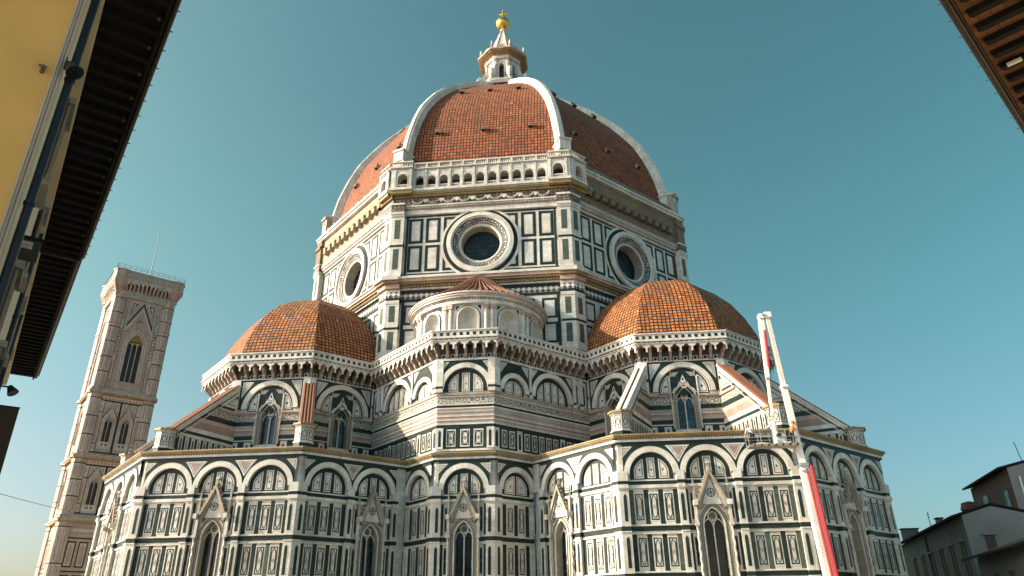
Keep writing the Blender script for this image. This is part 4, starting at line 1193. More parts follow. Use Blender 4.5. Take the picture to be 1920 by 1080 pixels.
# ---- marble gallery on the front face
def gallery():
    F0 = octface((0, 0), AD, 0); b = MB(); L = F0.L
    bl = MB()
    def arcade(F, u0, u1, n, d=.78):
        s = (u1 - u0) / n
        for i in range(n):
            a, c = u0 + i * s, u0 + (i + 1) * s; uc = (a + c) / 2; h = .52
            path = arc(uc, 51.75, h, 180, 0, 14)
            hole_wall(F, b, a, c, 50.45, 53.3, path, d, 'white'); 
            reveal(F, b, path, 50.45, d - .45, d, 'white')
            F.band(b, [(uc - h, 50.5)] + path + [(uc + h, 50.5)], [(uc - h - .1, 50.5)] + arc(uc, 51.75, h + .1, 180, 0, 14) + [(uc + h + .1, 50.5)], d, d + .06, 'white')
            for x in range(5):
                u = uc - h + (x + .5) * 2 * h / 5; bl.bar(F.P(u, 50.45, d - .1), F.P(u, 50.85, d - .1), .06, 'white', 6)
            F.box(bl, uc - h, uc + h, 50.85, 50.97, d - .22, d, 'white')
            F.box(b, a - .12, a + .12, 50.45, 53.25, d, d + .10, 'white')
    arcade(F0, 2.25, L - 2.25, 11)
    F0.box(b, 2.2, L - 2.2, 53.3, 53.45, .1, .98, 'white'); F0.box(b, 2.2, L - 2.2, 53.18, 53.3, .3, .88, 'greystone')
    n = 66
    for i in range(n):
        u = 2.2 + (i + .5) * (L - 4.4) / n
        if i % 6 == 0: F0.box(bl, u - .12, u + .12, 53.45, 54.2, .52, .84, 'white')
        else:
            bl.bar(F0.P(u, 53.45, .68), F0.P(u, 53.8, .68), .04, 'white', 6, .07); bl.bar(F0.P(u, 53.8, .68), F0.P(u, 54.1, .68), .07, 'white', 6, .04)
    F0.box(bl, 2.2, L - 2.2, 54.1, 54.27, .50, .86, 'white')
    # corner pavilions, each folding round the drum corner
    for kk, side in ((0, 'l'), (-1, 'r'), (0, 'r'), (1, 'l')):
        F = octface((0, 0), AD, kk)
        u0, u1 = (0., 2.2) if side == 'l' else (L - 2.2, L)
        d = 1.22
        a, c = F.ex(u0, d), F.ex(u1, d); uc = (a + c) / 2 + (.12 if side == 'l' else -.12)
        path = arc(uc, 51.85, .62, 180, 0, 16)
        hole_wall(F, b, a, c, 50.45, 53.3, path, d, 'white'); reveal(F, b, path, 50.45, d - 1.2, d, 'white')
        F.quad(b, u0, u1, 50.45, 53.3, -.3, 'shadedirt')  # pavilion back painted dark to stand for the shade inside
        e = u1 if side == 'l' else u0
        pp = [F.P(e, 50.45, -.6), F.P(e, 50.45, d), F.P(e, 53.3, d), F.P(e, 53.3, -.6)]
        b.face(pp if side == 'r' else pp[::-1], 'white', [(0, 0), (2, 0), (2, 3), (0, 3)])
        F.band(b, [(uc - .62, 50.5)] + path + [(uc + .62, 50.5)], [(uc - .74, 50.5)] + arc(uc, 51.85, .74, 180, 0, 16) + [(uc + .74, 50.5)], d, d + .06, 'white')
        for x in (uc - .98, uc + .98): F.box(b, x - .14, x + .14, 50.45, 53.2, d, d + .10, 'white')
        F.box(b, u0, u1, 50.14, 50.46, .0, 1.42, 'white'); F.box(b, u0, u1, 49.72, 50.14, .0, 1.25, 'gold'); F.box(b, u0, u1, 53.3, 53.5, -.6, 1.45, 'white'); F.box(b, u0, u1, 53.15, 53.3, .6, 1.32, 'greystone')
        for x in range(9):
            u = a + (x + .5) * (c - a) / 9; bl.bar(F.P(u, 53.5, 1.1), F.P(u, 53.85, 1.1), .04, 'white', 6, .07); bl.bar(F.P(u, 53.85, 1.1), F.P(u, 54.2, 1.1), .07, 'white', 6, .04)
        for x in range(5):
            u = uc - .6 + (x + .5) * 1.2 / 5; bl.bar(F.P(u, 50.45, d - .1), F.P(u, 50.85, d - .1), .06, 'white', 6)
        F.box(bl, uc - .62, uc + .62, 50.85, 50.97, d - .22, d, 'white')
        F.box(bl, u0, u1, 54.2, 54.36, .94, 1.28, 'white')
    g_ = b.build('gallery', cath); bl.build('balusters', g_)
gallery()

# ---- great dome
DP = [(26.95, 54.2), (26.85, 56.7), (26.2, 60), (25.6, 62), (24.8, 64.3), (23.6, 67), (22.0, 69.5), (20.35, 71.8), (18.5, 74), (16.7, 75.9), (14.9, 77.6), (13.0, 79.3), (11.0, 81.0), (8.9, 82.7), (6.7, 84.4), (4.4, 86.1)]
dm = MB(); octdome(dm, (0, 0), [(r - .95, z - .22) for r, z in DP], 'tileL')
dome = dm.build('dome', cath)
def prof_at(f):
    i = min(int(f), len(DP) - 2); t = f - i
    return DP[i][0] + (DP[i + 1][0] - DP[i][0]) * t, DP[i][1] + (DP[i + 1][1] - DP[i][1]) * t
for k in range(8):
    t = R(22.5 + 45 * k); d = Vector((math.sin(t), -math.cos(t), 0)); x = Vector((math.cos(t), math.sin(t), 0))
    b = MB(); rows = []
    nn = 45; L = 0
    for i in range(nn + 1):
        f = 1 + (len(DP) - 2) * i / nn
        r, z = prof_at(min(f, len(DP) - 1.0001)); r2, z2 = prof_at(min(f + .05, len(DP) - 1)); r1, z1 = prof_at(max(f - .05, 0))
        nrm = Vector((z2 - z1, -(r2 - r1))).normalized()
        w = .55 - .13 * i / nn
        sec = [(-w, -1.6), (-w, -.22), (-w * .62, -.14), (-w * .5, .0), (w * .5, .0), (w * .62, -.14), (w, -.22), (w, -1.6)]
        rows.append([d * (r + nrm.x * h) + x * a + Vector((0, 0, z + nrm.y * h)) for a, h in sec])
        if i: L = L + (rows[-1][0] - rows[-2][0]).length
        if i:
            for j in range(len(sec) - 1):
                b.face([rows[i - 1][j], rows[i - 1][j + 1], rows[i][j + 1], rows[i][j]], 'white', [(j * .5, L - .8), (j * .5 + .5, L - .8), (j * .5 + .5, L), (j * .5, L)])
    if k in (0, 7, 1, 6, 2, 5, 3, 4):
        c0 = d * 26.6; rot = Matrix((x, -d, (0, 0, 1))).transposed()
        b.wbox(c0 + Vector((0, 0, 56.0)), (1.45, 2.2, 1.4), 'white', rot); b.wbox(c0 + Vector((0, 0, 56.85)), (1.7, 2.5, .28), 'white', rot); b.wbox(c0 + Vector((0, 0, 54.9)), (1.6, 2.0, .9), 'greystone', rot)
    b.build('dome_rib', cath)
# little dark vents in the tiles
for kk in (-1, 0, 1):
    F = octface((0, 0), 10, kk)
    for f, us in ((2.7, (-6.2, 0, 6.2)), (7.6, (-4.2, 0.0, 4.2))):
        r, z = prof_at(f); r2, z2 = prof_at(f + .3)
        a = (r - .95) * math.cos(R(22.5)); z -= .22
        n_ = F.n; slope = Vector((0, 0, z2 - z)) + n_ * ((r2 - r) * math.cos(R(22.5))); slope.normalize(); out = n_ * slope.z - Vector((0, 0, 1)) * slope.dot(n_)
        for u in us:
            b = MB(); c = n_ * a + F.u * u + Vector((0, 0, z))
            rot = Matrix((F.u, slope, out)).transposed()
            b.wbox(c + out * .16, (.55, .40, .4), 'iron', rot); b.wbox(c + out * .40 + slope * .1, (.85, .72, .12), 'tileR', rot)
            for sg in (-1, 1): b.wbox(c + out * .2 + F.u * sg * .34, (.1, .6, .4), 'greystone', rot)
            b.build('roof_vent', dome)

# ---- lantern
def lantern():
    b = MB(); c = (0, 0)
    b.lathe(c, [(4.6, 85.7), (4.9, 86.2), (4.9, 86.5), (3.2, 86.5)], 'white', 8, off=22.5)
    F8 = [octface(c, 2.75, k) for k in range(8)]
    for F in F8:
        uc = F.L / 2; p = arc(uc, 90.8, .44, 180, 0, 10)
        hole_wall(F, b, 0., F.L, 86.5, 93.0, p, 0, 'white'); reveal(F, b, p, 86.5, -.6, 0, 'white')
        F.band(b, [(uc - .44, 86.5)] + p + [(uc + .44, 86.5)], [(uc - .58, 86.5)] + arc(uc, 90.8, .58, 180, 0, 10) + [(uc + .58, 86.5)], 0, .1, 'white')
        for u0, u1 in ((0., .3), (F.L - .3, F.L)): F.box(b, u0, u1, 86.5, 92.3, 0, .3, 'white'); F.box(b, u0, u1, 91.8, 92.3, .3, .42, 'palepink')
        F.run(b, 92.3, 92.8, 0, .35, 'white'); F.run(b, 92.8, 93.0, 0, .5, 'palepink'); F.run(b, 93.0, 93.2, 0, .85, 'gold'); F.run(b, 93.2, 93.4, 0, 1.25, 'gold'); F.run(b, 93.4, 93.65, 0, 1.6, 'palepink')
    for k in range(8):
        t = R(22.5 + 45 * k); d = Vector((math.sin(t), -math.cos(t), 0)); x = Vector((math.cos(t), math.sin(t), 0))
        pr_ = [(2.9, 86.5), (4.75, 86.5), (4.75, 88.9), (4.55, 89.3), (4.1, 89.2), (3.75, 89.6), (3.55, 90.3), (3.3, 90.9), (2.9, 91.1)]
        for sg in (-1, 1):
            pts = [d * r + x * .28 * sg + Vector((0, 0, z)) for r, z in pr_]; b.face(pts if sg > 0 else pts[::-1], 'white', pr_)
        for (r0, z0), (r1, z1) in zip(pr_[1:], pr_[2:]): b.face([d * r0 - x * .28 + Vector((0, 0, z0)), d * r0 + x * .28 + Vector((0, 0, z0)), d * r1 + x * .28 + Vector((0, 0, z1)), d * r1 - x * .28 + Vector((0, 0, z1))], 'white')
        # parapet pinnacle and niche shell
        p = d * 4.15
        b.bar(p + Vector((0, 0, 93.6)), p + Vector((0, 0, 94.6)), .26, 'palepink', 6, .2); b.bar(p + Vector((0, 0, 94.6)), p + Vector((0, 0, 95.7)), .28, 'white', 6, .05)
        t2 = R(45 * k); d2 = Vector((math.sin(t2), -math.cos(t2), 0)); x2 = Vector((math.cos(t2), math.sin(t2), 0))
        a = [d2 * 3.75 + x2 * (.92 * math.cos(R(18 * i))) + Vector((0, 0, 93.65 + 1.25 * math.sin(R(18 * i)))) for i in range(11)]
        o = [p_ - d2 * .5 for p_ in a]
        b.face(a, 'palepink')
        for i in range(10): b.face([a[i], o[i], o[i + 1], a[i + 1]], 'white')
        a2 = [d2 * 3.77 + x2 * (.62 * math.cos(R(18 * i))) + Vector((0, 0, 93.7 + .9 * math.sin(R(18 * i)))) for i in range(11)]; b.face(a2, 'pink')
    l_ = b.build('lantern', cath)
    w = MB(); w.lathe(c, [(2.2, 86.5), (2.2, 92.9)], 'iron', 8, off=22.5); w.build('lantern_opening', l_)
    s = MB(); s.lathe(c, [(3.0, 93.6), (2.85, 94.4), (.42, 101.4), (.5, 101.6), (.32, 102.0)], 'white', 8, off=22.5)
    for k in range(8):
        t = R(22.5 + 45 * k); d = Vector((math.sin(t), -math.cos(t), 0)); s.bar(d * 2.9 + Vector((0, 0, 94.3)), d * .46 + Vector((0, 0, 101.4)), .14, 'greystone', 6, .06)
    s.build('spire', l_)
    o = MB(); o.lathe(c, [(0.01, 101.95)] + [(1.28 * math.sin(R(a)), 103.35 - 1.28 * math.cos(R(a))) for a in range(12, 180, 12)] + [(0.0, 104.63)], 'copper', 32); o.build('gilded_ball', l_, True)
    x = MB(); x.bar((0, 0, 104.6), (0, 0, 106.7), .13, 'copper', 8); x.bar((-.65, 0, 105.8), (.65, 0, 105.8), .12, 'copper', 8)
    for p in ((-.65, 0, 105.8), (.65, 0, 105.8), (0, 0, 106.7)): x.lathe((p[0], 0), [(0, p[2] - .2), (.2, p[2]), (0, p[2] + .2)], 'copper', 8)
    x.build('cross', l_)
    rl = MB()
    for k in range(8):
        F = octface(c, 4.6, k)
        for i in range(5): rl.bar(F.P(F.L * i / 4, 86.5, 0), F.P(F.L * i / 4, 87.5, 0), .03, 'iron', 4)
        for z in (87.0, 87.5): rl.bar(F.P(0, z, 0), F.P(F.L, z, 0), .025, 'iron', 4)
    rl.build('railing', l_)
lantern()

# ---- nave, low behind the apses
nv = MB(); Wd = Vector((-Q, Q)); Sd = Vector((-Q, -Q))
def nbox(w0, w1, s, z, m='white'):
    P = lambda w, ss: tuple(Wd * w + Sd * ss)
    for a, c in ((P(w1, s), P(w0, s)), (P(w0, -s), P(w1, -s)), (P(w1, -s), P(w1, s))):
        F = Fr(a, c); F.quad(nv, 0., F.L, 0, z, 0, m)
        for k in range(int(z / 4)): F.quad(nv, 0., F.L, 2 + 4 * k, 2.8 + 4 * k, .02, 'green')
    a, c, d, e = P(w0, s), P(w1, s), P(w1, -s), P(w0, -s); r0, r1 = P(w0, 0), P(w1, 0)
    h = z + s * .35
    nv.face([(*a, z), (*r0, h), (*r1, h), (*c, z)], 'tileR', [(0, 0), (0, s), (w1 - w0, s), (w1 - w0, 0)]); nv.face([(*e, z), (*d, z), (*r1, h), (*r0, h)], 'tileR', [(0, 0), (w1 - w0, 0), (w1 - w0, s), (0, s)])
    nv.face([(*c, z), (*r1, h), (*d, z)], m)
nbox(24, 100, 19, 18); nbox(24, 100, 9.5, 34)
nv.build('nave', cath)
# north side, for completeness: the drum stands on a plain masonry core
core = MB(); core.lathe((0, 0), [(25.3, 0), (25.3, 17)], 'white', 8, off=22.5); core.build('crossing_core', cath)

# ------------------------------------------------------------------ bell tower
def bell_tower():
    C = Vector((-96.52, 51.97, 0)); H = 6.5
    root = empty('bell_tower', C, 'tall slender square bell tower in pink and white marble left of the domes', 'bell tower')
    E_ = Vector((Q, -Q, 0)); S_ = Vector((-Q, -Q, 0))
    dirs = [E_, S_, -E_, -S_]
    def face(n, h): 
        u = Vector((-n.y, n.x, 0)); return Fr(C + n * h - u * h, C + n * h + u * h, 1., 1.)
    b = MB(); cors = [MB() for _ in range(4)]; par = MB()
    loc = lambda o: (setattr(o, 'parent', root), setattr(o, 'matrix_parent_inverse', Matrix.Translation(-C)))
    lvls = [(50.9, 75.0), (36.2, 49.6), (23.9, 35.3), (0, 22.4)]
    wins = []
    for fi, n in enumerate(dirs):
        F = face(n, H - .35); L = F.L; uc = L / 2
        # openings
        big = (uc, 62.5, 2.0, 52.9)
        ops = [(uc + s * 1.72, 43.6, .78, 39.3) for s in (-1, 1)] + [(uc + s * 1.72, 30.3, .78, 26.0) for s in (-1, 1)]
        hole_wall(F, b, 0., L, 50, 78, parch(uc, 62.0, 1.62, 0, 10), 0, 'towerpink', 53.2)
        reveal(F, b, parch(uc, 62.0, 1.62, 0, 10), 53.2, -.9, 0, 'towerpink')
        for zs, zb, z0, z1 in ((43.6, 39.3, 35, 50), (30.3, 26.0, 22.2, 35)):
            for s, (a, c) in ((-1, (0., uc)), (1, (uc, L))):
                x = uc + s * 1.72; p = parch(x, zs, .78, 0, 8)
                hole_wall(F, b, a, c, z0, z1, p, 0, 'towerpink', zb); reveal(F, b, p, zb, -.7, 0, 'towerpink')
        F.quad(b, 0., L, 0, 22.2, 0, 'towerpink')
        # top storey
        w = MB()
        for e0, e1, d, mm in ((0, .25, .12, 'towerwhite'), (.25, .55, .06, 'towerpink'), (.55, .8, .18, 'towerwhite'), (.8, .98, .1, 'check')):
            F.band(w, [(uc - 1.62 - e0, 53.2)] + parch(uc, 62.0, 1.62, e0, 10) + [(uc + 1.62 + e0, 53.2)], [(uc - 1.62 - e1, 53.2)] + parch(uc, 62.0, 1.62, e1, 10) + [(uc + 1.62 + e1, 53.2)], 0, d, mm)
        for x in (-.54, .54): F.box(w, uc + x - .07, uc + x + .07, 53.2, 62.6, -.5, -.3, 'towerwhite')
        tp = [(uc - 1.62, 62.0), ] + [(uc - 1.08 + .0, 62.75), (uc - .54, 62.0), (uc, 62.75), (uc + .54, 62.0), (uc + 1.08, 62.75), (uc + 1.62, 62.0)]
        for i in range(3):
            x0 = uc - 1.62 + 1.08 * i; pa = parch(x0 + .54, 61.8, .42, 0, 6)
            hole_wall(F, w, x0, x0 + 1.08, 61.8, 62.75, pa, -.35, 'gold')
        top = parch(uc, 62.0, 1.62, 0, 10)
        F.poly(w, [p for p in top if p[1] >= 62.7] , -.355, 'gold')
        for x, z in ((-.6, 63.3), (0, 63.3), (.6, 63.3), (-.3, 63.9), (.3, 63.9)): F.poly(w, arc(uc + x, z, .16, 0, 360, 8)[:-1], -.34, 'iron')
        # gable over it
        for a, m_, d, off in ((3.1, 'towerwhite', .3, 0), (2.65, 'towerpink', .2, 0)):
            for s in (-1, 1):
                q = [(uc + s * a, 65.2), (uc + s * (a - .45), 65.2), (uc, 65.2 + (a - .45) * 2.05), (uc, 65.2 + a * 2.05)]; F.prism(w, q if s < 0 else q[::-1], 0, d, m_)
        F.poly(w, [(uc - 1.15, 67.0), (uc + 1.15, 67.0), (uc, 69.6)], .05, 'towerwhite'); F.outline(w, [(uc - .9, 67.1), (uc + .9, 67.1), (uc, 69.2)], .1, .06, 'green'); F.band(w, arc(uc, 67.9, .25, 0, 360, 14), arc(uc, 67.9, .4, 0, 360, 14), 0, .08, 'green', sides=False)
        for s in (-1, 1):
            q = [(uc + s * 3.25, 65.4), (uc + s * 3.25, 66.1), (uc, 72.7), (uc, 72.0)]; F.poly(b, q if s > 0 else q[::-1], .04, 'green')
            q = [(uc + s * .75, 72.6), (uc + s * 2.6, 72.6), (uc + s * 2.6, 69.0)]; F.poly(b, q if s < 0 else q[::-1], .03, 'towerwhite'); F.outline(b, inset(q, .25), .25, .045, 'green')
            F.box(b, uc + s * 3.0 - .2, uc + s * 3.0 + .2, 65.4, 73.0, 0, .06, 'check')
            z = 51.4
            for hgt, core in ((1.3, 'pink'), (6.2, 'pinkL'), (1.9, 'ring'), (2.4, 'ring'), (.5, None), (2.6, 'towerwhite'), (1.9, 'pink')):
                u = uc + s * 3.95
                F.quad(b, u - .62, u + .62, z + .1, z + hgt, .02, 'green'); F.quad(b, u - .5, u + .5, z + .22, z + hgt - .12, .035, 'towerwhite')
                if core == 'pink': F.quad(b, u - .28, u + .28, z + .4, z + hgt - .3, .05, 'pink')
                elif core == 'pinkL': F.poly(b, lancet(u - .24, u + .24, z + .5, z + hgt - 1.4), .05, 'pink')
                elif core == 'ring':
                    for zz in (z + hgt * .33, z + hgt * .68): F.band(b, arc(u, zz, .1, 0, 360, 8), arc(u, zz, .25, 0, 360, 8), 0, .05, 'green', sides=False)
                elif core == 'towerwhite': F.quad(b, u - .25, u + .25, z + .5, z + hgt - .4, .05, 'rose')
                z += hgt + .35
        loc(w.build('belfry_window')); 
        g_ = MB(); F.quad(g_, uc - 1.62, uc + 1.62, 53.2, 65, -.88, 'iron'); loc(g_.build('belfry_opening'))
        # two storeys of paired windows
        for zs, zb, ft, fb in ((43.6, 39.3, 48.5, 36.75), (30.3, 26.0, 34.3, 24.1)):
            F.outline(b, rect(uc - 4.66, uc + 4.66, fb, ft), .34, .03, 'green')
            F.quad(b, uc - .2, uc + .2, fb, ft, .03, 'green')
            for s in (-1, 1):
                x = uc + s * 1.72; w = MB()
                for e0, e1, d, mm in ((0, .16, .14, 'towerwhite'), (.16, .38, .05, 'towerpink'), (.38, .55, .2, 'towerwhite')):
                    F.band(w, [(x - .78 - e0, zb)] + parch(x, zs, .78, e0, 8) + [(x + .78 + e0, zb)], [(x - .78 - e1, zb)] + parch(x, zs, .78, e1, 8) + [(x + .78 + e1, zb)], 0, d, mm)
                F.box(w, x - .05, x + .05, zb, zs + .3, -.4, -.25, 'towerwhite')
                for s2 in (-1, 1): F.band(w, parch(x + s2 * .39, zs - .1, .33, 0, 5), parch(x + s2 * .39, zs - .1, .33, .1, 5), -.42, -.28, 'towerwhite')
                F.poly(w, [p for p in parch(x, zs, .78, 0, 8) if p[1] > zs + .55], -.3, 'towerpink'); F.poly(w, arc(x, zs + .85, .17, 0, 360, 8)[:-1], -.28, 'pink')
                F.box(w, x - 1.3, x + 1.3, zb - 1.35, zb, 0, .12, 'towerwhite')
                for dx in (-.4, .4):
                    for r_ in range(4):
                        t = R(45 + 90 * r_); F.poly(w, arc(x + dx + .17 * math.cos(t), zb - .6 + .17 * math.sin(t), .13, 0, 360, 6)[:-1], .13, 'iron')
                F.box(w, x - 1.35, x + 1.35, zb - 1.75, zb - 1.35, 0, .2, 'check')
                for s2 in (-1, 1):
                    q = [(x + s2 * 1.3, zs + .9), (x + s2 * 1.02, zs + .9), (x, zs + 3.0), (x, zs + 3.5)]; F.prism(w, q if s2 < 0 else q[::-1], 0, .22, 'towerwhite')
                    for i in range(5): f = i / 5; F.box(w, x + s2 * 1.35 * (1 - f) - .1, x + s2 * 1.35 * (1 - f) + .1, zs + 1.0 + 2.5 * f, zs + 1.25 + 2.5 * f, .05, .2, 'green')
                    q = [(x + s2 * .25, ft - .35), (x + s2 * 1.5, ft - .35), (x + s2 * 1.5, ft - 2.3)]; F.poly(b, q if s2 < 0 else q[::-1], .025, 'towerwhite'); F.poly(b, inset(q, .3) if s2 < 0 else inset(q, .3)[::-1], .04, 'pink')
                F.poly(w, [(x - .8, zs + 1.2), (x + .8, zs + 1.2), (x, zs + 2.9)], .04, 'towerwhite'); F.poly(w, arc(x, zs + 1.95, .2, 0, 360, 8)[:-1], .05, 'pink')
                loc(w.build('paired_window'))
                g_ = MB(); F.quad(g_, x - .78, x + .78, zb, zs + 1.5, -.68, 'iron'); loc(g_.build('window_opening'))
                # flanking slim panels
                u = uc + s * 3.85
                h_ = ft - fb
                for za, zb_, core in ((fb + .3, fb + 1.9, 'd'), (fb + 2.2, ft - 3.0, 'p'), (ft - 2.7, ft - .3, 'd')):
                    F.quad(b, u - .6, u + .6, za - .1, zb_ + .1, .028, 'green'); F.quad(b, u - .48, u + .48, za, zb_, .042, 'towerwhite')
                    zc = (za + zb_) / 2
                    if core == 'd': F.poly(b, [(u, zc - .35), (u + .2, zc), (u, zc + .35), (u - .2, zc)], .055, 'pink')
                    else: F.poly(b, lancet(u - .26, u + .26, za + .3, zb_ - .3), .055, 'pink')
            F.run(b, ft + .15, ft + .8, 0, .05, 'gothic')
        # lower storeys
        for z0, z1, m_ in ((21.2, 21.6, 'pink'), (20.2, 20.6, 'pink'), (19.2, 19.5, 'green'), (20.6, 21.2, 'towerwhite'), (12.8, 13.1, 'green')): F.run(b, z0, z1, 0, .04, m_)
        for zb, zt in ((14.0, 18.4), (7.5, 12.0)):
            for x in (-3.3, -1.1, 1.1, 3.3):
                F.quad(b, uc + x - .85, uc + x + .85, zb - .3, zt + .3, .02, 'green'); F.quad(b, uc + x - .6, uc + x + .6, zb, zt, .035, 'towerwhite'); F.poly(b, lancet(uc + x - .4, uc + x + .4, zb + .3, zt - .3), .05, 'towerpink')
                F.outline(b, lancet(uc + x - .4, uc + x + .4, zb + .3, zt - .3), .07, .06, 'pink')
        # storey cornices
        G = face(n, H)
        for ci, (z0, z1, d, m_) in enumerate(((49.6, 49.95, .35, 'gold'), (49.95, 50.3, .55, 'greystone'), (50.3, 50.9, .25, 'rose'), (35.3, 35.7, .4, 'gold'), (35.7, 36.0, .6, 'towerpink'), (36.0, 36.2, .3, 'towerwhite'), (22.4, 22.9, .4, 'gold'), (22.9, 23.1, .55, 'greystone'), (23.1, 23.8, .2, 'rose'),
                             (73.3, 73.9, .15, 'check'), (73.9, 74.6, .25, 'rose'), (74.6, 74.9, .4, 'towerpink'))):
            G.run(cors[ci // 3], z0, z1, -.4, d, m_)
        # corbel table and parapet
        nb = 15
        for i in range(nb + 1):
            u = i * G.L / nb
            prof = [(0, 74.9), (.3, 74.9), (.5, 75.5), (.7, 76.1), (.9, 76.6), (.9, 77.2), (0, 77.2)]
            uo = lambda d, sg: u + sg * .17 + (-d if i == 0 else d if i == nb else 0)
            A = [G.P(uo(d, -1), z, d) for d, z in prof]; B = [G.P(uo(d, 1), z, d) for d, z in prof]
            par.face(A, 'towerpink'); par.face(B[::-1], 'towerpink')
            for j in range(len(prof) - 1): par.face([A[j], B[j], B[j + 1], A[j + 1]], 'towerpink')
        K = G.shift(.9); s = K.L / nb
        for i in range(nb):
            x = (i + .5) * s; hole_wall(K, par, x - s / 2, x + s / 2, 76.3, 77.3, [(x - s * .36, 76.3), (x - s * .3, 76.7), (x, 77.1), (x + s * .3, 76.7), (x + s * .36, 76.3)], .02, 'towerwhite')
        G.run(par, 77.3, 77.65, 0, 1.1, 'towerwhite'); G.run(par, 77.65, 77.9, 0, .95, 'pink'); G.run(par, 77.9, 79.3, .4, 1.0, 'greystone'); G.run(par, 79.3, 79.7, .3, 1.15, 'towerpink')
        K = G.shift(1.01); k = 16
        for i in range(k): x = (i + .5) * K.L / k; K.quad(par, x - .34, x + .34, 78.1, 79.1, .01, 'rose')
    # octagonal corner buttresses
    for a in (-1, 1):
        for c in (-1, 1):
            p = C + E_ * a * (H - 1.15) + S_ * c * (H - 1.15)
            for z0, z1 in ((50.9, 74.6), (36.2, 49.6), (23.8, 35.3), (0, 22.4)):
                b.lathe((p.x, p.y), [(1.55, z0), (1.55, z1)], 'towerpink', 8)
                for j in range(8):
                    F = octface((p.x, p.y), 1.55 * math.cos(R(22.5)), j)
                    F = Fr(*[(p.x + 1.555 * math.sin(R(45 * j + q_ * 45)), p.y - 1.555 * math.cos(R(45 * j + q_ * 45))) for q_ in (0, 1)])
                    hh = 3.6 if z0 > 50 else (z1 - z0 - 1.2) / 3
                    z = z0 + .5
                    while z + hh < z1 + .2:
                        F.quad(b, .18, F.L - .18, z, z + hh - .5, .02, 'towerwhite'); F.quad(b, .40, F.L - .40, z + .25, z + hh - .75, .035, 'pink'); F.quad(b, 0., F.L, z + hh - .38, z + hh - .18, .03, 'green'); z += hh
            for ci, (z0, z1, r) in enumerate(((49.6, 50.3, 2.0), (35.3, 36.1, 2.05), (22.4, 23.1, 2.0), (74.6, 74.9, 1.9), (57.8, 58.1, 1.72), (66.2, 66.6, 1.75))):
                (cors[ci] if ci < 4 else b).lathe((p.x, p.y), [(1.5, z0), (r, z0 + .15), (r, z1), (1.5, z1)], 'towerpink', 8)
            p2 = C + E_ * a * (H - .45) + S_ * c * (H - .45)
            par.lathe((p2.x, p2.y), [(.9, 74.9), (1.9, 76.9), (1.95, 77.3), (2.05, 77.65), (1.9, 77.9), (1.9, 79.3), (2.1, 79.4), (2.1, 79.75), (1.6, 79.75)], 'towerpink', 8)
    par.wbox(C + Vector((0, 0, 77.5)), (14, 14, .3), 'greystone', Matrix((E_, -S_, (0, 0, 1))).transposed())
    loc(b.build('tower_wall')); [loc(c_.build('storey_cornice')) for c_ in cors]; loc(par.build('parapet'))
    rl = MB()
    for n in dirs:
        G = face(n, H + 1.05)
        for i in range(13): rl.bar(G.P(G.L * i / 12, 79.7, 0), G.P(G.L * i / 12, 80.9, 0), .04, 'iron', 4)
        for z in (80.3, 80.9): rl.bar(G.P(0, z, 0), G.P(G.L, z, 0), .035, 'iron', 4)
    loc(rl.build('railing'))
    pl = MB(); pl.bar(C + E_ * 5 + Vector((0, 0, 77.6)), C + E_ * 5 + Vector((0, 0, 92)), .13, 'iron', 6, .06); pl.bar(C + E_ * 5 + Vector((0, 0, 80)), C + E_ * 5 + Vector((0, 0, 80.9)), .4, 'rough', 8, .2)
    pl.bar(C + E_ * 5 + Vector((0, 0, 91.8)), C + E_ * 5 + Vector((0, 0, 92.2)), .16, 'iron', 6)
    loc(pl.build('flagpole'))
bell_tower()

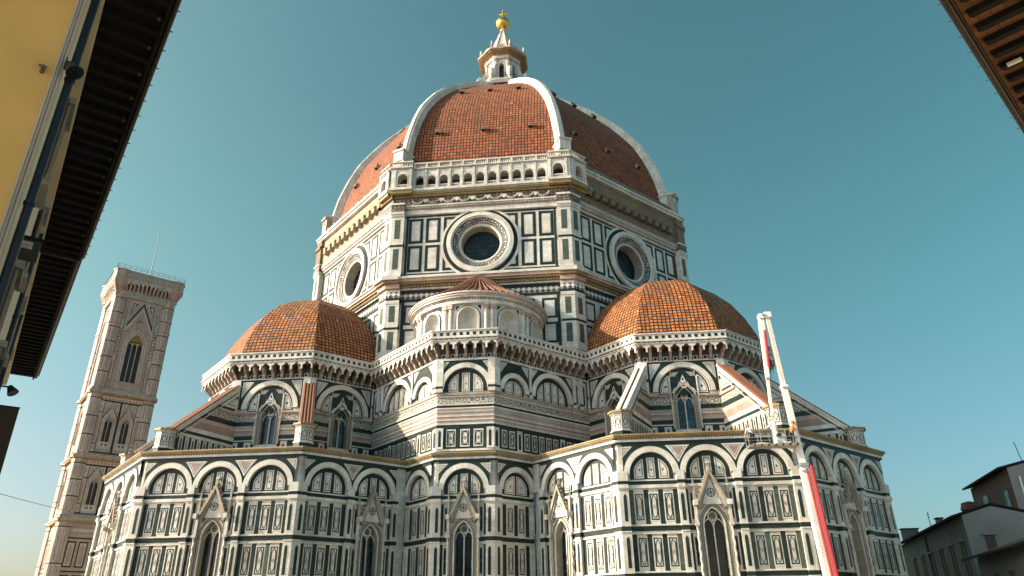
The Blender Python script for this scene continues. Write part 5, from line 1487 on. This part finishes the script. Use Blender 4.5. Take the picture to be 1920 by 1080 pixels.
# ------------------------------------------------------------------ aerial lift
def aerial_lift():
    Y = -44.0
    base = Vector((27.4, Y, 0))
    root = empty('aerial_lift', base, 'white and red aerial work lift with a long boom in front of the right apse', 'lift')
    inv = Matrix.Translation(-base)
    def add(b, n, par=root):
        o = b.build(n, par)
        if par is root: o.matrix_parent_inverse = inv
        return o
    V = lambda x, z, y=Y: Vector((x, y, z))
    b = MB(); b.wbox(base + Vector((0, 1, .95)), (2.3, 7.5, .5), 'craneW'); b.wbox(base + Vector((0, -3.4, 1.6)), (2.2, 1.6, 1.5), 'craneW'); b.wbox(base + Vector((0, -4.0, 1.9)), (2.0, .5, .7), 'blueglass')
    add(b, 'chassis')
    for sx in (-1, 1):
        for yy in (-2.8, 1.5, 3.4):
            w = MB(); p = base + Vector((sx * 1.0, yy, .5)); w.bar(p - Vector((.15, 0, 0)), p + Vector((.15, 0, 0)), .5, 'iron', 20); w.bar(p - Vector((.17, 0, 0)), p + Vector((.17, 0, 0)), .25, 'craneG', 12); add(w, 'wheel')
    b = MB(); b.bar(base + Vector((0, 0, 1.2)), base + Vector((0, 0, 2.0)), .7, 'craneG', 16); b.wbox(base + Vector((0, 0, 2.3)), (1.3, 1.6, .9), 'craneW'); add(b, 'turntable')
    up = (0, 1, 0)
    # boom sections
    b = MB(); b.beam(V(27.15, 2.4), V(26.72, 12.15), .52, .7, 'craneW', up, .50, .62)
    b.wbox(V(26.72, 12.15, Y - .05), (.62, .8, .25), 'craneG'); b.wbox(V(26.73, 11.7, Y - .38), (.5, .06, .1), 'craneG')
    lb = add(b, 'lower_boom')
    for dx, rr, zt in ((.16, .085, 11.55), (.46, .125, 12.1)):
        r = MB(); r.bar(V(27.12 + dx, 2.9, Y - .34), V(26.74 + dx - .03, zt, Y - .34), rr, 'craneR', 10); r.bar(V(26.74 + dx - .03, zt, Y - .34), V(26.72 + dx - .05, zt + .3, Y - .34), rr * .8, 'iron', 8); add(r, 'red_hydraulic_tube', lb)
    r = MB(); r.beam(V(27.44, 2.9, Y - .1), V(27.02, 11.8, Y - .1), .2, .4, 'craneW', up); add(r, 'hose_tray', lb)
    for i in range(17):
        if i in (8, 9): continue
        f = .36 + .022 * i; c_ = V(27.15 - .43 * f - .13, 2.4 + 9.75 * f, Y - .362); r = MB() if i == 0 else r
        r.wbox(c_, (.10, .006, .03), 'craneG'); r.wbox(c_ + Vector((.035 * (-1) ** i, 0, .045)), (.03, .006, .09), 'craneG')
    add(r, 'lettering', lb)
    b = MB(); b.beam(V(26.72, 12.1), V(26.36, 18.1), .40, .5, 'craneW', up); b.wbox(V(26.36, 18.1), (.52, .62, .22), 'craneW'); b.wbox(V(26.36, 18.0, Y - .3), (.3, .08, .12), 'craneG'); add(b, 'middle_boom')
    b = MB(); b.beam(V(26.36, 18.05), V(26.02, 23.9), .32, .42, 'craneW', up)
    for z in (19.4, 20.8, 22.2): b.wbox(V(26.36 - (z - 18.05) * .058, z), (.37, .46, .10), 'craneW')
    b.beam(V(26.32, 18.4, Y - .20), V(26.03, 23.5, Y - .20), .15, .03, 'cream', up)
    add(b, 'upper_boom')
    b = MB(); b.wbox(V(26.05, 24.05, Y), (.52, .7, .46), 'craneW'); b.wbox(V(25.58, 23.97, Y), (.46, .62, .40), 'craneW'); b.bar(V(25.7, 24.0, Y - .4), V(25.7, 24.0, Y + .4), .13, 'craneG', 12)
    for i in range(8):
        t0, t1 = R(180 + 20 * i), R(200 + 20 * i); b.bar(V(25.28 + .14 * math.cos(t0), 23.72 + .08 * math.sin(t0)), V(25.28 + .14 * math.cos(t1), 23.72 + .08 * math.sin(t1)), .035, 'iron', 5)
    add(b, 'boom_head')
    b = MB(); b.beam(V(25.45, 23.9), V(25.28, 18.8), .24, .34, 'craneW', up); b.beam(V(25.28, 18.9), V(25.14, 15.9), .19, .26, 'craneW', up); b.wbox(V(25.28, 18.8), (.28, .38, .16), 'craneG')
    b.beam(V(25.6, 23.7, Y - .12), V(25.56, 22.7, Y - .12), .3, .12, 'craneW', up)
    add(b, 'hanging_arm')
    b = MB(); b.bar(V(25.63, 22.75, Y - .12), V(25.47, 19.75, Y - .12), .125, 'craneR', 12); b.bar(V(25.66, 23.2, Y - .12), V(25.63, 22.7, Y - .12), .06, 'craneG', 8); b.bar(V(25.47, 19.75, Y - .12), V(25.42, 18.95, Y - .12), .055, 'craneG', 8); add(b, 'hydraulic_ram')
    for i in range(7):
        b = MB(); z = 16.9 - .22 * i; b.bar(V(25.0, z), V(25.06 + .12 * math.sin(i), z - .24), .04, 'iron', 5); 
        if i == 0: hose = b
        else: hose.bar(V(25.0 + .05 * math.sin(i), z), V(25.0 + .05 * math.sin(i + 1), z - .22), .04, 'iron', 5)
    add(hose, 'hose')
    # basket
    k = MB(); x0, x1, zf = 23.0, 26.55, 13.58; ya, yb = Y - .65, Y + .35
    k.wbox(((x0 + x1) / 2, (ya + yb) / 2, zf), (x1 - x0, yb - ya, .10), 'craneG'); k.wbox(((x0 + x1) / 2, ya - .02, zf + .02), (x1 - x0, .05, .16), 'ochre')
    n = 14
    for i in range(n): 
        x = x0 + (i + .5) * (x1 - x0) / n
        if i % 2: k.wbox((x, ya - .048, zf + .02), (.11, .012, .2), 'iron', Matrix.Rotation(.5, 3, 'Y'))
    k.wbox(((x0 + x1) / 2, yb, zf + .14), (x1 - x0, .04, .2), 'craneG')
    bk = add(k, 'basket')
    rl = MB()
    for y in (ya, yb):
        for x in (x0, x0 + .9, x0 + 1.75, x1 - .85, x1): rl.bar((x, y, zf), (x, y, zf + 1.12), .022, 'craneG', 6)
        for z in (.6, 1.12): rl.bar((x0, y, zf + z), (x1, y, zf + z), .022, 'craneG', 6)
    for x in (x0, x1):
        for z in (.6, 1.12): rl.bar((x, ya, zf + z), (x, yb, zf + z), .022, 'craneG', 6)
    add(rl, 'railing', bk)
    c = MB(); c.wbox((25.35, Y - .2, zf + .45), (.62, .6, .8), 'craneW'); c.bar((25.1, Y - .35, zf + .1), (25.14, Y - .1, zf + 1.9), .24, 'whitepaint', 12, .13); c.bar((25.25, Y - .62, zf + .72), (25.25, Y - .5, zf + .72), .16, 'iron', 14); c.wbox((25.85, Y - .55, zf + .8), (.22, .12, .42), 'iron'); c.wbox((25.14, Y - .05, zf + 1.9), (.3, .3, .5), 'craneW')
    add(c, 'control_housing', bk)
aerial_lift()

# ------------------------------------------------------------------ people in the basket
def person(pos, yaw, lean, top, helmet, label, arms):
    """one continuous skinned body; bones: (from, to) with radii, coloured by the nearest bone"""
    J = {}; E = []; rad = {}
    def j(n, p, r, par=None):
        J[n] = Vector(p); rad[n] = r
        if par: E.append((par, n))
    ln = R(lean); hip = Vector((0, 0, .92))
    bend = lambda x, y, z: hip + Vector((x, y * math.cos(ln) + z * math.sin(ln), -y * math.sin(ln) + z * math.cos(ln)))
    j('pelvis', hip, .125); j('waist', bend(0, 0, .16), .115, 'pelvis'); j('chest', bend(0, 0, .38), .14, 'waist'); j('neck', bend(0, 0, .56), .058, 'chest')
    hd = R(lean * .4)
    base = J['neck']; hv = lambda y, z: base + Vector((0, y * math.cos(hd) + z * math.sin(hd), z * math.cos(hd) - y * math.sin(hd)))
    j('jaw', hv(.02, .10), .075, 'neck'); j('skull', hv(.01, .20), .088, 'jaw'); j('nose', hv(.10, .13), .014, 'jaw')
    for s, sn in ((-1, 'l'), (1, 'r')):
        j('hip' + sn, (s * .10, 0, .86), .10, 'pelvis'); j('knee' + sn, (s * .12, .05, .48), .068, 'hip' + sn); j('ankle' + sn, (s * .12, -.01, .09), .048, 'knee' + sn); j('toe' + sn, (s * .13, .17, .035), .038, 'ankle' + sn)
        j('sho' + sn, bend(s * .19, 0, .50), .066, 'chest')
        el, wr = arms[0 if s < 0 else 1]
        j('elb' + sn, el, .044, 'sho' + sn); j('wri' + sn, wr, .030, 'elb' + sn)
        dv = (Vector(wr) - Vector(el)).normalized(); sd = dv.cross(Vector((0, 0, 1))).normalized() if abs(dv.z) < .95 else Vector((1, 0, 0))
        pm = Vector(wr) + dv * .08; j('palm' + sn, pm, .026, 'wri' + sn)
        for i, (o, l) in enumerate(((-.030, .070), (-.010, .080), (.010, .075), (.030, .058))):
            a = pm + sd * o + dv * .03; j(f'k{i}{sn}', a, .009, 'palm' + sn); j(f'm{i}{sn}', a + dv * l * .55 + Vector((0, 0, -.008)), .0085, f'k{i}{sn}'); j(f't{i}{sn}', a + dv * l * .8 + Vector((0, 0, -.04)), .008, f'm{i}{sn}')
        j('th1' + sn, Vector(wr) + dv * .045 + sd * -.045 * s, .010, 'wri' + sn); j('th2' + sn, Vector(wr) + dv * .095 + sd * -.055 * s, .0085, 'th1' + sn)
    names = list(J); me = bpy.data.meshes.new('body'); me.from_pydata([J[n] for n in names], [(names.index(a), names.index(b)) for a, b in E], [])
    o = bpy.data.objects.new('person', me); col.objects.link(o)
    md = o.modifiers.new('skin', 'SKIN'); md.use_smooth_shade = True
    for i, n in enumerate(names):
        sv = me.skin_vertices[0].data[i]; r = rad[n]; sv.radius = (r * (1.25 if n in ('chest', 'waist', 'pelvis') else 1), r * (.85 if n in ('chest', 'waist', 'pelvis') else 1)); sv.use_root = (n == 'pelvis')
    sb = o.modifiers.new('sub', 'SUBSURF'); sb.levels = 1; sb.render_levels = 1
    dg = bpy.context.evaluated_depsgraph_get(); nm = bpy.data.meshes.new_from_object(o.evaluated_get(dg)); o.modifiers.clear(); o.data = nm
    for mm in ('skin', 'trouser', top, 'iron'): nm.materials.append(M[mm])
    def mat_of(a, b):
        n = b
        if n.startswith(('hip', 'knee', 'ankle')): return 1
        if n.startswith('toe'): return 3
        if n in ('waist', 'chest') or n.startswith(('sho', 'elb')): return 2
        return 0
    seg = [(J[a], J[b], mat_of(a, b), rad[b]) for a, b in E]
    for p in nm.polygons:
        c = p.center; best = (9, 0)
        for a, b, m_, r in seg:
            t = max(0, min(1, (c - a).dot(b - a) / max(1e-9, (b - a).length_squared))); d = (a + (b - a) * t - c).length - r * .8
            if d < best[0]: best = (d, m_)
        p.material_index = best[1]; p.use_smooth = True
    o.location = pos; o.rotation_euler = (0, 0, R(yaw)); tag(o, label, 'person', 'workers in the lift basket')
    h = MB(); cc = J['skull']; h.lathe((cc.x, cc.y), [(.145, cc.z + .0), (.122, cc.z + .01), (.122, cc.z + .05), (.105, cc.z + .11), (.06, cc.z + .15), (0, cc.z + .16)], helmet, 16); h.wbox((cc.x, cc.y + .14, cc.z + .01), (.16, .09, .018), helmet)
    for s in (-1, 1): h.bar((cc.x + s * .035, cc.y + .078, cc.z - .045), (cc.x + s * .035, cc.y + .09, cc.z - .045), .011, 'iron', 8)
    h.build('helmet', o)
zf = 13.63
person((23.35, -44.55, zf), 20, 42, 'shirt', 'orange', 'worker in pale shirt and orange helmet bending over the left end of the basket', (((-.30, .38, 1.02), (-.34, .46, .78)), ((.32, .40, 1.05), (.26, .58, .90))))
person((25.0, -43.95, zf + .32), 190, 8, 'shirt', 'yellow', 'worker in yellow helmet standing in the middle of the basket', (((-.30, .10, 1.18), (-.24, .34, 1.12)), ((.30, .10, 1.18), (.24, .34, 1.12))))
person((26.2, -44.5, zf), -60, 24, 'orange', 'orange', 'worker in orange top behind the boom at the right end of the basket', (((-.32, .20, 1.08), (-.28, .44, 1.02)), ((.32, .20, 1.08), (.28, .44, 1.02))))

# ------------------------------------------------------------------ street block on the left, with the deep eave
def left_block():
    A = Vector((1.4655, -86.4297, 0)); t = Vector((-.665, .747, 0)).normalized(); n = Vector((.747, .665, 0)).normalized()
    P = lambda tt, off, z=0: A + t * tt + n * off + Vector((0, 0, z))
    W = -1.68; tk = -1.0; te = 36.7; H = 16.0
    root = empty('corner_house', P(10, -6), 'yellow plastered corner house with a deep dark timber eave on the left', 'house')
    inv = Matrix.Translation(-root.location)
    def add(b, nm, par=root):
        o = b.build(nm, par)
        if par is root: o.matrix_parent_inverse = inv
        return o
    b = MB()
    N_ = Fr(P(tk, W), P(te, W)); N_.quad(b, 0., N_.L, 0, H, 0, 'cream')
    Es = Fr(P(tk, W - 14), P(tk, W)); Es.quad(b, 0., Es.L, 0, H, 0, 'plaster')
    Ws = Fr(P(te, W), P(te, W - 14)); Ws.quad(b, 0., Ws.L, 0, H, 0, 'cream'); Bk = Fr(P(te, W - 14), P(tk, W - 14)); Bk.quad(b, 0., Bk.L, 0, H, 0, 'cream')
    # corner strip and cornice line under the eave
    Es.box(b, Es.L - .14, Es.L, 0, H, 0, .03, 'cream'); Es.box(b, Es.L - .06, Es.L - .03, 0, H, .03, .05, 'pink')
    N_.box(b, .0, N_.L, H - .55, H - .06, 0, .26, 'cream')
    add(b, 'house_wall')
    def eave(ta, tb, o1, nm, rafters, zz=0):
        e = MB()
        L = tb - ta
        F = Fr(P(ta, W), P(tb, W))
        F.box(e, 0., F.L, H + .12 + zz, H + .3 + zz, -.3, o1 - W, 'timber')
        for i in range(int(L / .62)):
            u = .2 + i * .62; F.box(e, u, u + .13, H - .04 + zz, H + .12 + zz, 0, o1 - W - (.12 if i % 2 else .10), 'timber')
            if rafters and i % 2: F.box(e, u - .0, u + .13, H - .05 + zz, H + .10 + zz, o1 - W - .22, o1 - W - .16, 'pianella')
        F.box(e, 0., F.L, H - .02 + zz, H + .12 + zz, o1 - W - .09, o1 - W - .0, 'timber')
        if rafters: F.box(e, F.L - .05, F.L + .02, H - .08 + zz, H + .14 + zz, 0, o1 - W, 'gutter')
        add(e, 'eave')
        g_ = MB(); g_.bar(P(ta, o1 + .07, H + .16 + zz), P(tb, o1 + .07, H + .16 + zz), .085, 'gutter', 10)
        k = int(L / .82)
        for i in range(k):
            p = P(ta + (i + .5) * L / k, o1 + .12, H + .14 + zz); g_.bar(p, p + n * .10 + Vector((0, 0, .02)), .016, 'iron', 5)
        add(g_, 'gutter')
    eave(-5.0, 17.0, 0.0, 'eave', True)
    eave(17.0, 36.7, -.12, 'eave', False, .06)
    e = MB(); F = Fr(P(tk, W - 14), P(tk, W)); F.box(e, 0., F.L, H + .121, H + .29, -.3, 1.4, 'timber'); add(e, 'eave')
    r = MB(); r.face([P(-5.0, .1, H + .32), P(te, .1, H + .32), P(te - 6, -8, H + 2.6), P(tk + 6, -8, H + 2.6)], 'tileR', [(0, 0), (39, 0), (33, 8), (6, 8)]); r.face([P(tk - 1.5, -15, H + .32), P(tk - 1.5, .1, H + .32), P(tk + 6, -8, H + 2.6)], 'tileR', [(0, 0), (15, 0), (7, 8)]); add(r, 'roof')
    # windows of the side facade, framed, with shutters standing out
    for i, tt in enumerate((4.2, 10.5, 19.5, 27.0)):
        u = tt - tk; wos = []
        for zb in (12.1, 7.2):
            w = MB(); N_.box(w, u - .62, u - .47, zb - .1, zb + 2.3, 0, .17, 'greystone'); N_.box(w, u + .47, u + .62, zb - .1, zb + 2.3, 0, .17, 'greystone'); N_.box(w, u - .72, u + .72, zb + 2.3, zb + 2.5, 0, .26, 'greystone'); N_.box(w, u - .7, u + .7, zb - .25, zb - .1, 0, .24, 'greystone'); N_.quad(w, u - .47, u + .47, zb - .1, zb + 2.3, .02, 'glass')
            wos.append(add(w, 'window'))
        for zb, wo in zip((12.1, 7.2), wos):
            for s in (-1, 1):
                sh = MB(); p = P(tt + s * .62, W + .07, zb); q = p + t * s * .42 + n * .03
                F = Fr((p.x, p.y), (q.x, q.y)) if s > 0 else Fr((q.x, q.y), (p.x, p.y))
                F.box(sh, 0., F.L, zb - .05, zb + 2.2, -.02, .02, 'shutter')
                for z in range(18): F.box(sh, .05, F.L - .05, zb + .05 + z * .118, zb + .10 + z * .118, .02, .035, 'shutter')
                add(sh, 'shutter', wo)
    # downpipes
    for tt, off in ((tk + .16, .16), (14.2, .15), (23.6, .15)):
        d = MB(); d.bar(P(tt, W + off, 0), P(tt, W + off, H), .08, 'pipe', 12)
        for z in (3, 6, 9, 12, 15): d.bar(P(tt, W + off, z), P(tt, W + off, z + .07), .10, 'pipe', 12)
        add(d, 'downpipe')
    c = MB(); c.bar(P(tk - .06, W - .10, 0), P(tk - .06, W - .10, H), .012, 'pink', 5); add(c, 'cable')
    k = MB(); p = P(tk - .02, W - .32, 11.95); k.wbox(p, (.05, .05, .2), 'rough'); k.bar(p, p - t * .1, .03, 'rough', 6); k.bar(p - t * .1 - n * .07, p - t * .1 + n * .07, .03, 'rough', 6); add(k, 'wall_anchor')
    return P, W, tk, t, n
LP, LW, LTK, LT, LN = left_block()

def lamp(tt, off, z, label, name='floodlight', s=1.0):
    root = empty(name, LP(tt, off, z), label, 'light'); inv = Matrix.Translation(-root.location)
    rot = Matrix((LT, LN, (0, 0, 1))).transposed()
    b = MB(); b.bar(LP(tt, LW, z), LP(tt, off, z), .028 * s, 'iron', 8); b.wbox(LP(tt, LW + .02, z), (.14 * s, .03, .2 * s), 'iron', rot); o = b.build('bracket', root); o.matrix_parent_inverse = inv
    h = MB(); d = (LN * .5 - LT * .35 + Vector((0, 0, -.8))).normalized(); p = LP(tt, off, z - .02); h.bar(p - d * .05 * s, p + d * .22 * s, .07 * s, 'iron', 16, .16 * s); o = h.build('lamp_head', root); o.matrix_parent_inverse = inv
    g_ = MB(); g_.bar(p + d * .215 * s, p + d * .225 * s, .14 * s, 'glass', 16); o = g_.build('lamp_glass', root); o.matrix_parent_inverse = inv
lamp(LTK - .12, LW + .10, 12.2, 'small dark conical floodlight on the corner of the yellow house', s=1.1)
lamp(26.5, LW + .55, 12.7, 'dark floodlight on a bracket at the end of the long eave', s=1.6)

def bracket_box():
    p = LP(1.0, LW + .15, 8.9); root = empty('floodlight_box', p, 'dark rectangular floodlight box fixed across the downpipe low on the left', 'light'); inv = Matrix.Translation(-p)
    rot = Matrix((LT, LN, (0, 0, 1))).transposed()
    b = MB(); b.wbox(LP(1.0, LW + .25, 8.9), (.5, .5, .28), 'iron', rot); b.wbox(LP(1.0, LW + .25, 9.07), (.56, .56, .06), 'timber', rot); o = b.build('housing', root); o.matrix_parent_inverse = inv
    g_ = MB(); g_.wbox(LP(.74, LW + .27, 8.9), (.02, .2, .16), 'greystone', rot); o = g_.build('lens', root); o.matrix_parent_inverse = inv
bracket_box()

def banner():
    tt = 27.7; root = empty('hanging_sign', LP(tt, -1.0, 9), 'flat brown sign panel sticking out at the lower left edge', 'sign'); inv = Matrix.Translation(-root.location)
    rot = Matrix((LN, LT, (0, 0, 1))).transposed()
    b = MB(); b.wbox(LP(tt, -1.05, 9.0), (1.1, .08, 6.0), 'brown', rot); o = b.build('panel', root); o.matrix_parent_inverse = inv
    e = MB(); e.wbox(LP(tt, -1.05, 12.03), (1.14, .12, .06), 'iron', rot); e.bar(LP(tt, LW, 11.9), LP(tt, -1.5, 11.9), .04, 'iron', 6); o = e.build('frame', root); o.matrix_parent_inverse = inv
banner()

# ------------------------------------------------------------------ house on the right: only its eave leans into view
def right_block():
    B = Vector((20.7934, -84.1748, 0)); t = Vector((.643, .765, 0)).normalized(); n = Vector((-.765, .643, 0)).normalized()
    P = lambda tt, off, z=0: B + t * tt + n * off + Vector((0, 0, z))
    H = 16.0; ta, tb = -2.6, 36.0; W = -2.6
    root = empty('street_house', P(10, -8), 'house at the upper right showing only its eave of rafters and terracotta slabs', 'house'); inv = Matrix.Translation(-root.location)
    def add(b, nm):
        o = b.build(nm, root); o.matrix_parent_inverse = inv; return o
    b = MB(); F = Fr(P(tb, W), P(ta, W)); F.quad(b, 0., F.L, 0, H + .3, 0, 'cream')
    for a, c in (((ta, W), (ta, W - 13)), ((tb, W - 13), (tb, W)), ((ta, W - 13), (tb, W - 13))): 
        G = Fr(P(*a), P(*c)); G.quad(b, 0., G.L, 0, H + .3, 0, 'streetwall')
    add(b, 'house_wall')
    e = MB(); F.box(e, 0., F.L, H + .24, H + .34, -.3, -W - .04, 'pianella')
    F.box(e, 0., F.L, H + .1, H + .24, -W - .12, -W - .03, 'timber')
    add(e, 'eave')
    i = 0
    r = MB()
    for i in range(62):
        tt = .36 + .722 * i - 8.6; u = tb - tt
        if u < .2 or u > F.L - .2: continue
        F.box(r, u - .10, u + .10, H + .04, H + .24, 0, -W - .30, 'timber')
        F.prism(r, [(u - .10, H + .08), (u + .10, H + .08), (u + .10, H + .24), (u - .10, H + .24)], -W - .30, -W - .24, 'timber')
    add(r, 'rafters')
    g_ = MB(); g_.bar(P(ta, .02, H + .20), P(tb, .02, H + .20), .12, 'gutter', 12); g_.bar(P(ta, -.10, H + .05), P(tb, -.10, H + .05), .02, 'gutter', 6)
    for k in range(54):
        p = P(ta + .4 + .83 * k, .12, H + .20)
        if ta + .4 + .83 * k < tb: g_.bar(p, p + n * .11 + Vector((0, 0, .01)), .016, 'iron', 5)
    add(g_, 'gutter')
    rf = MB(); rf.face([P(ta, .1, H + .36), P(ta, -8, H + 2.8), P(tb, -8, H + 2.8), P(tb, .1, H + .36)], 'tileR', [(0, 0), (0, 8), (45, 8), (45, 0)]); add(rf, 'roof')
    E2 = Fr(P(ta, W), P(ta, W - 13))
    if E2.n.dot(t) > 0: E2 = Fr(P(ta, W - 13), P(ta, W))
    for k in range(3):
        u = 2.4 + k * 4.1
        for zb in (2.5, 7.2, 11.6):
            w = MB(); E2.box(w, u - .7, u - .5, zb, zb + 2.2, 0, .1, 'greystone'); E2.box(w, u + .5, u + .7, zb, zb + 2.2, 0, .1, 'greystone'); E2.box(w, u - .7, u + .7, zb + 2.2, zb + 2.4, 0, .14, 'greystone'); E2.quad(w, u - .5, u + .5, zb, zb + 2.2, .02, 'shutter'); add(w, 'window')
    for k in range(8):
        u = 3 + k * 4.6
        for zb in (2.5, 7.2, 11.6):
            w = MB(); F.box(w, u - .7, u - .5, zb, zb + 2.2, 0, .1, 'greystone'); F.box(w, u + .5, u + .7, zb, zb + 2.2, 0, .1, 'greystone'); F.box(w, u - .7, u + .7, zb + 2.2, zb + 2.4, 0, .14, 'greystone'); F.quad(w, u - .5, u + .5, zb, zb + 2.2, .02, 'shutter'); add(w, 'window')
    l_ = empty('eave_lamp', P(3.86, -.6, H + .02), 'small white lamp fixed under the upper right eave', 'lamp')
    k = MB(); rot = Matrix((n, t, (0, 0, 1))).transposed(); k.wbox(P(3.86, -.60, H + .0), (.36, .13, .07), 'whitepaint', rot); o = k.build('housing', l_); o.matrix_parent_inverse = Matrix.Translation(-l_.location)
    k = MB(); k.wbox(P(3.86, -.60, H + .12), (.05, .05, .2), 'iron', rot); o = k.build('bracket', l_); o.matrix_parent_inverse = Matrix.Translation(-l_.location)
right_block()

# ------------------------------------------------------------------ houses beyond, lower right
def far_house(name, label, p, L, depth, H, m, m2, az=10, wins=(), roof_over=.7, slope=.3, extra=None):
    a = R(az); u = Vector((math.sin(a), math.cos(a), 0)); v = Vector((math.cos(a), -math.sin(a), 0))   # u recedes along the front, v goes right
    p = Vector((*p, 0)); root = empty(name, p, label, 'house'); inv = Matrix.Translation(-p)
    def add(b, nm, par=root):
        o = b.build(nm, par)
        if par is root: o.matrix_parent_inverse = inv
        return o
    b = MB(); F = Fr(p + u * L, p); S = Fr(p, p + v * depth)
    F.quad(b, 0., L, 0, H, 0, m); h2 = H + depth / 2 * slope
    S.poly(b, [(0, 0), (depth, 0), (depth, H), (depth / 2, h2), (0, H)], 0, m2)
    K = Fr(p + v * depth, p + v * depth + u * L); K.quad(b, 0., L, 0, H, 0, m2); G = Fr(p + u * L + v * depth, p + u * L); G.poly(b, [(0, 0), (depth, 0), (depth, H), (depth / 2, h2), (0, H)], 0, m2)
    add(b, 'house_wall')
    r = MB(); o = roof_over
    for sg in (0, 1):
        ed = p + v * (-o if sg == 0 else depth + o); z0 = H - o * slope + .1; rg = p + v * depth / 2
        A, B_, C_, D = ed - u * .15, ed + u * (L + .15), rg + u * (L + .15), rg - u * .15
        q = [(A, z0), (B_, z0), (C_, h2 + .1), (D, h2 + .1)]
        top = [Vector((x.x, x.y, z + .22)) for x, z in q]; bot = [Vector((x.x, x.y, z)) for x, z in q]
        r.face(top if sg else top[::-1], 'tileR', [(0, 0), (L, 0), (L, depth / 2), (0, depth / 2)]); r.face(bot, 'timber')
        for i in range(4): r.face([bot[i], bot[(i + 1) % 4], top[(i + 1) % 4], top[i]], 'timber')
    add(r, 'roof')
    for fr, uc, zb, w, h, mm, hood in wins:
        FF = F if fr == 'F' else S; wb = MB()
        FF.quad(wb, uc - w / 2, uc + w / 2, zb, zb + h, .02, mm)
        fm = 'shutter' if mm != 'winsky' else 'iron'
        for x in (uc - w / 2, uc + w / 2): FF.box(wb, x - .06, x + .06, zb, zb + h, 0, .1, fm)
        for z in (zb, zb + h): FF.box(wb, uc - w / 2 - .06, uc + w / 2 + .06, z - .06, z + .06, 0, .1, fm)
        if mm == 'winsky':
            for x in (-.2, .2): FF.box(wb, uc + x * w - .03, uc + x * w + .03, zb, zb + h, .02, .06, 'iron')
            for f in (.3, .75): FF.box(wb, uc - w / 2, uc + w / 2, zb + h * f - .03, zb + h * f + .03, .02, .07, 'iron')
        if hood: FF.box(wb, uc - w / 2 - .3, uc + w / 2 + .3, zb + h + .06, zb + h + .25, 0, .3, 'houseL')
        add(wb, 'window')
    if extra: extra(add, p, u, v, F, S)
def ex1(add, p, u, v, F, S):
    for s, x, w_, h_ in ((16, 1.6, .6, 1.3), (30, .8, 2.2, 1.6)):
        c = MB(); c.wbox(p + u * s + v * x + Vector((0, 0, 13.0 + h_ / 2 - .5)), (w_, .8, h_), 'houseW'); c.wbox(p + u * s + v * x + Vector((0, 0, 12.5 + h_ + .08)), (w_ + .25, 1.0, .16), 'timber'); add(c, 'chimney')
    a = MB(); a.bar(p + u * 20 + v * 1.4 + Vector((0, 0, 13)), p + u * 20 + v * 1.4 + Vector((0, 0, 15.2)), .05, 'iron', 5)
    for z in (14.5, 14.9): a.bar(p + u * 19.4 + v * 1.4 + Vector((0, 0, z)), p + u * 20.6 + v * 1.4 + Vector((0, 0, z)), .03, 'iron', 4)
    add(a, 'aerial')
    g_ = MB(); g_.bar(p + u * 18 - v * .1, p + u * 18 - v * .1 + Vector((0, 0, 12)), .12, 'pipe', 8); add(g_, 'downpipe')
far_house('terrace_house', 'long grey shaded house with tall dark shuttered windows, right of the apse', (51.5, -12.5), 34, 6.0, 12.3, 'houseW', 'houseL',
          wins=[('F', 34 - x, 6.4, 1.3, 3.3, 'shutter', True) for x in (2.4, 7.2, 12.0, 17.0, 22, 27)] + [('S', 2.1, 8.7, .8, 1.4, 'shutter', True)], extra=ex1, roof_over=1.1, slope=.28)
def ex2(add, p, u, v, F, S):
    d = MB(); d.bar(p + v * 1.0 - u * .12, p + v * 1.0 - u * .12 + Vector((0, 0, 17.3)), .11, 'whitepaint', 8); add(d, 'downpipe')
    a = MB(); a.bar(p + v * 3 + u * 3 + Vector((0, 0, 18)), p + v * 2.6 + u * 3 + Vector((0, 0, 22)), .05, 'iron', 5); add(a, 'aerial')
    k = MB(); k.wbox(p + u * 18 + Vector((0, 0, 14.5)), (1.6, 1.6, 3.0), 'brick'); k.lathe(((p + u * 18).x, (p + u * 18).y), [(1.3, 16.0), (1.0, 16.9), (.2, 17.1)], 'tileR', 8); add(k, 'chimney')
P2 = (11.1 + 105 * math.sin(R(28.4)), -98.5 + 105 * math.cos(R(28.4)))
far_house('brick_house', 'tall brown brick house with teal window panes and a low tiled roof', P2, 15.5, 9, 18.4, 'brick', 'houseL',
          wins=[('F', 15.5 - 2.6, 12.6, 1.9, 3.6, 'winsky', False), ('F', 15.5 - 10.5, 13.4, 2.4, 3.4, 'winsky', False), ('S', 2.6, 13.4, 1.5, 3.2, 'winsky', False), ('F', 15.5 - 2.0, 7.5, 1.6, 2.6, 'shutter', True)], extra=ex2, roof_over=1.0, slope=.22)
P3 = (11.1 + 75 * math.sin(R(28.6)), -98.5 + 75 * math.cos(R(28.6)))
far_house('low_house', 'low dark house with a wide shadowed roof at the bottom right corner', P3, 16, 11, 7.6, 'houseW', 'houseW', wins=[('F', 16 - x, 3.6, 1.2, 2.2, 'shutter', False) for x in (3, 7, 11)], roof_over=1.4, slope=.3)

# ------------------------------------------------------------------ thin cable between the left houses and the tower
w = MB()
a, b_ = Vector((-63.3, -27.3, 18.6)), Vector((-93.5, 41.5, 24.0))
for i in range(16):
    f0, f1 = i / 16, (i + 1) / 16; s = lambda f: a + (b_ - a) * f - Vector((0, 0, 1.2 * f * (1 - f)))
    w.bar(s(f0), s(f1), .05, 'iron', 4)
tag(w.build('overhead_cable'), 'thin dark cable running across the sky towards the bell tower', 'cable')
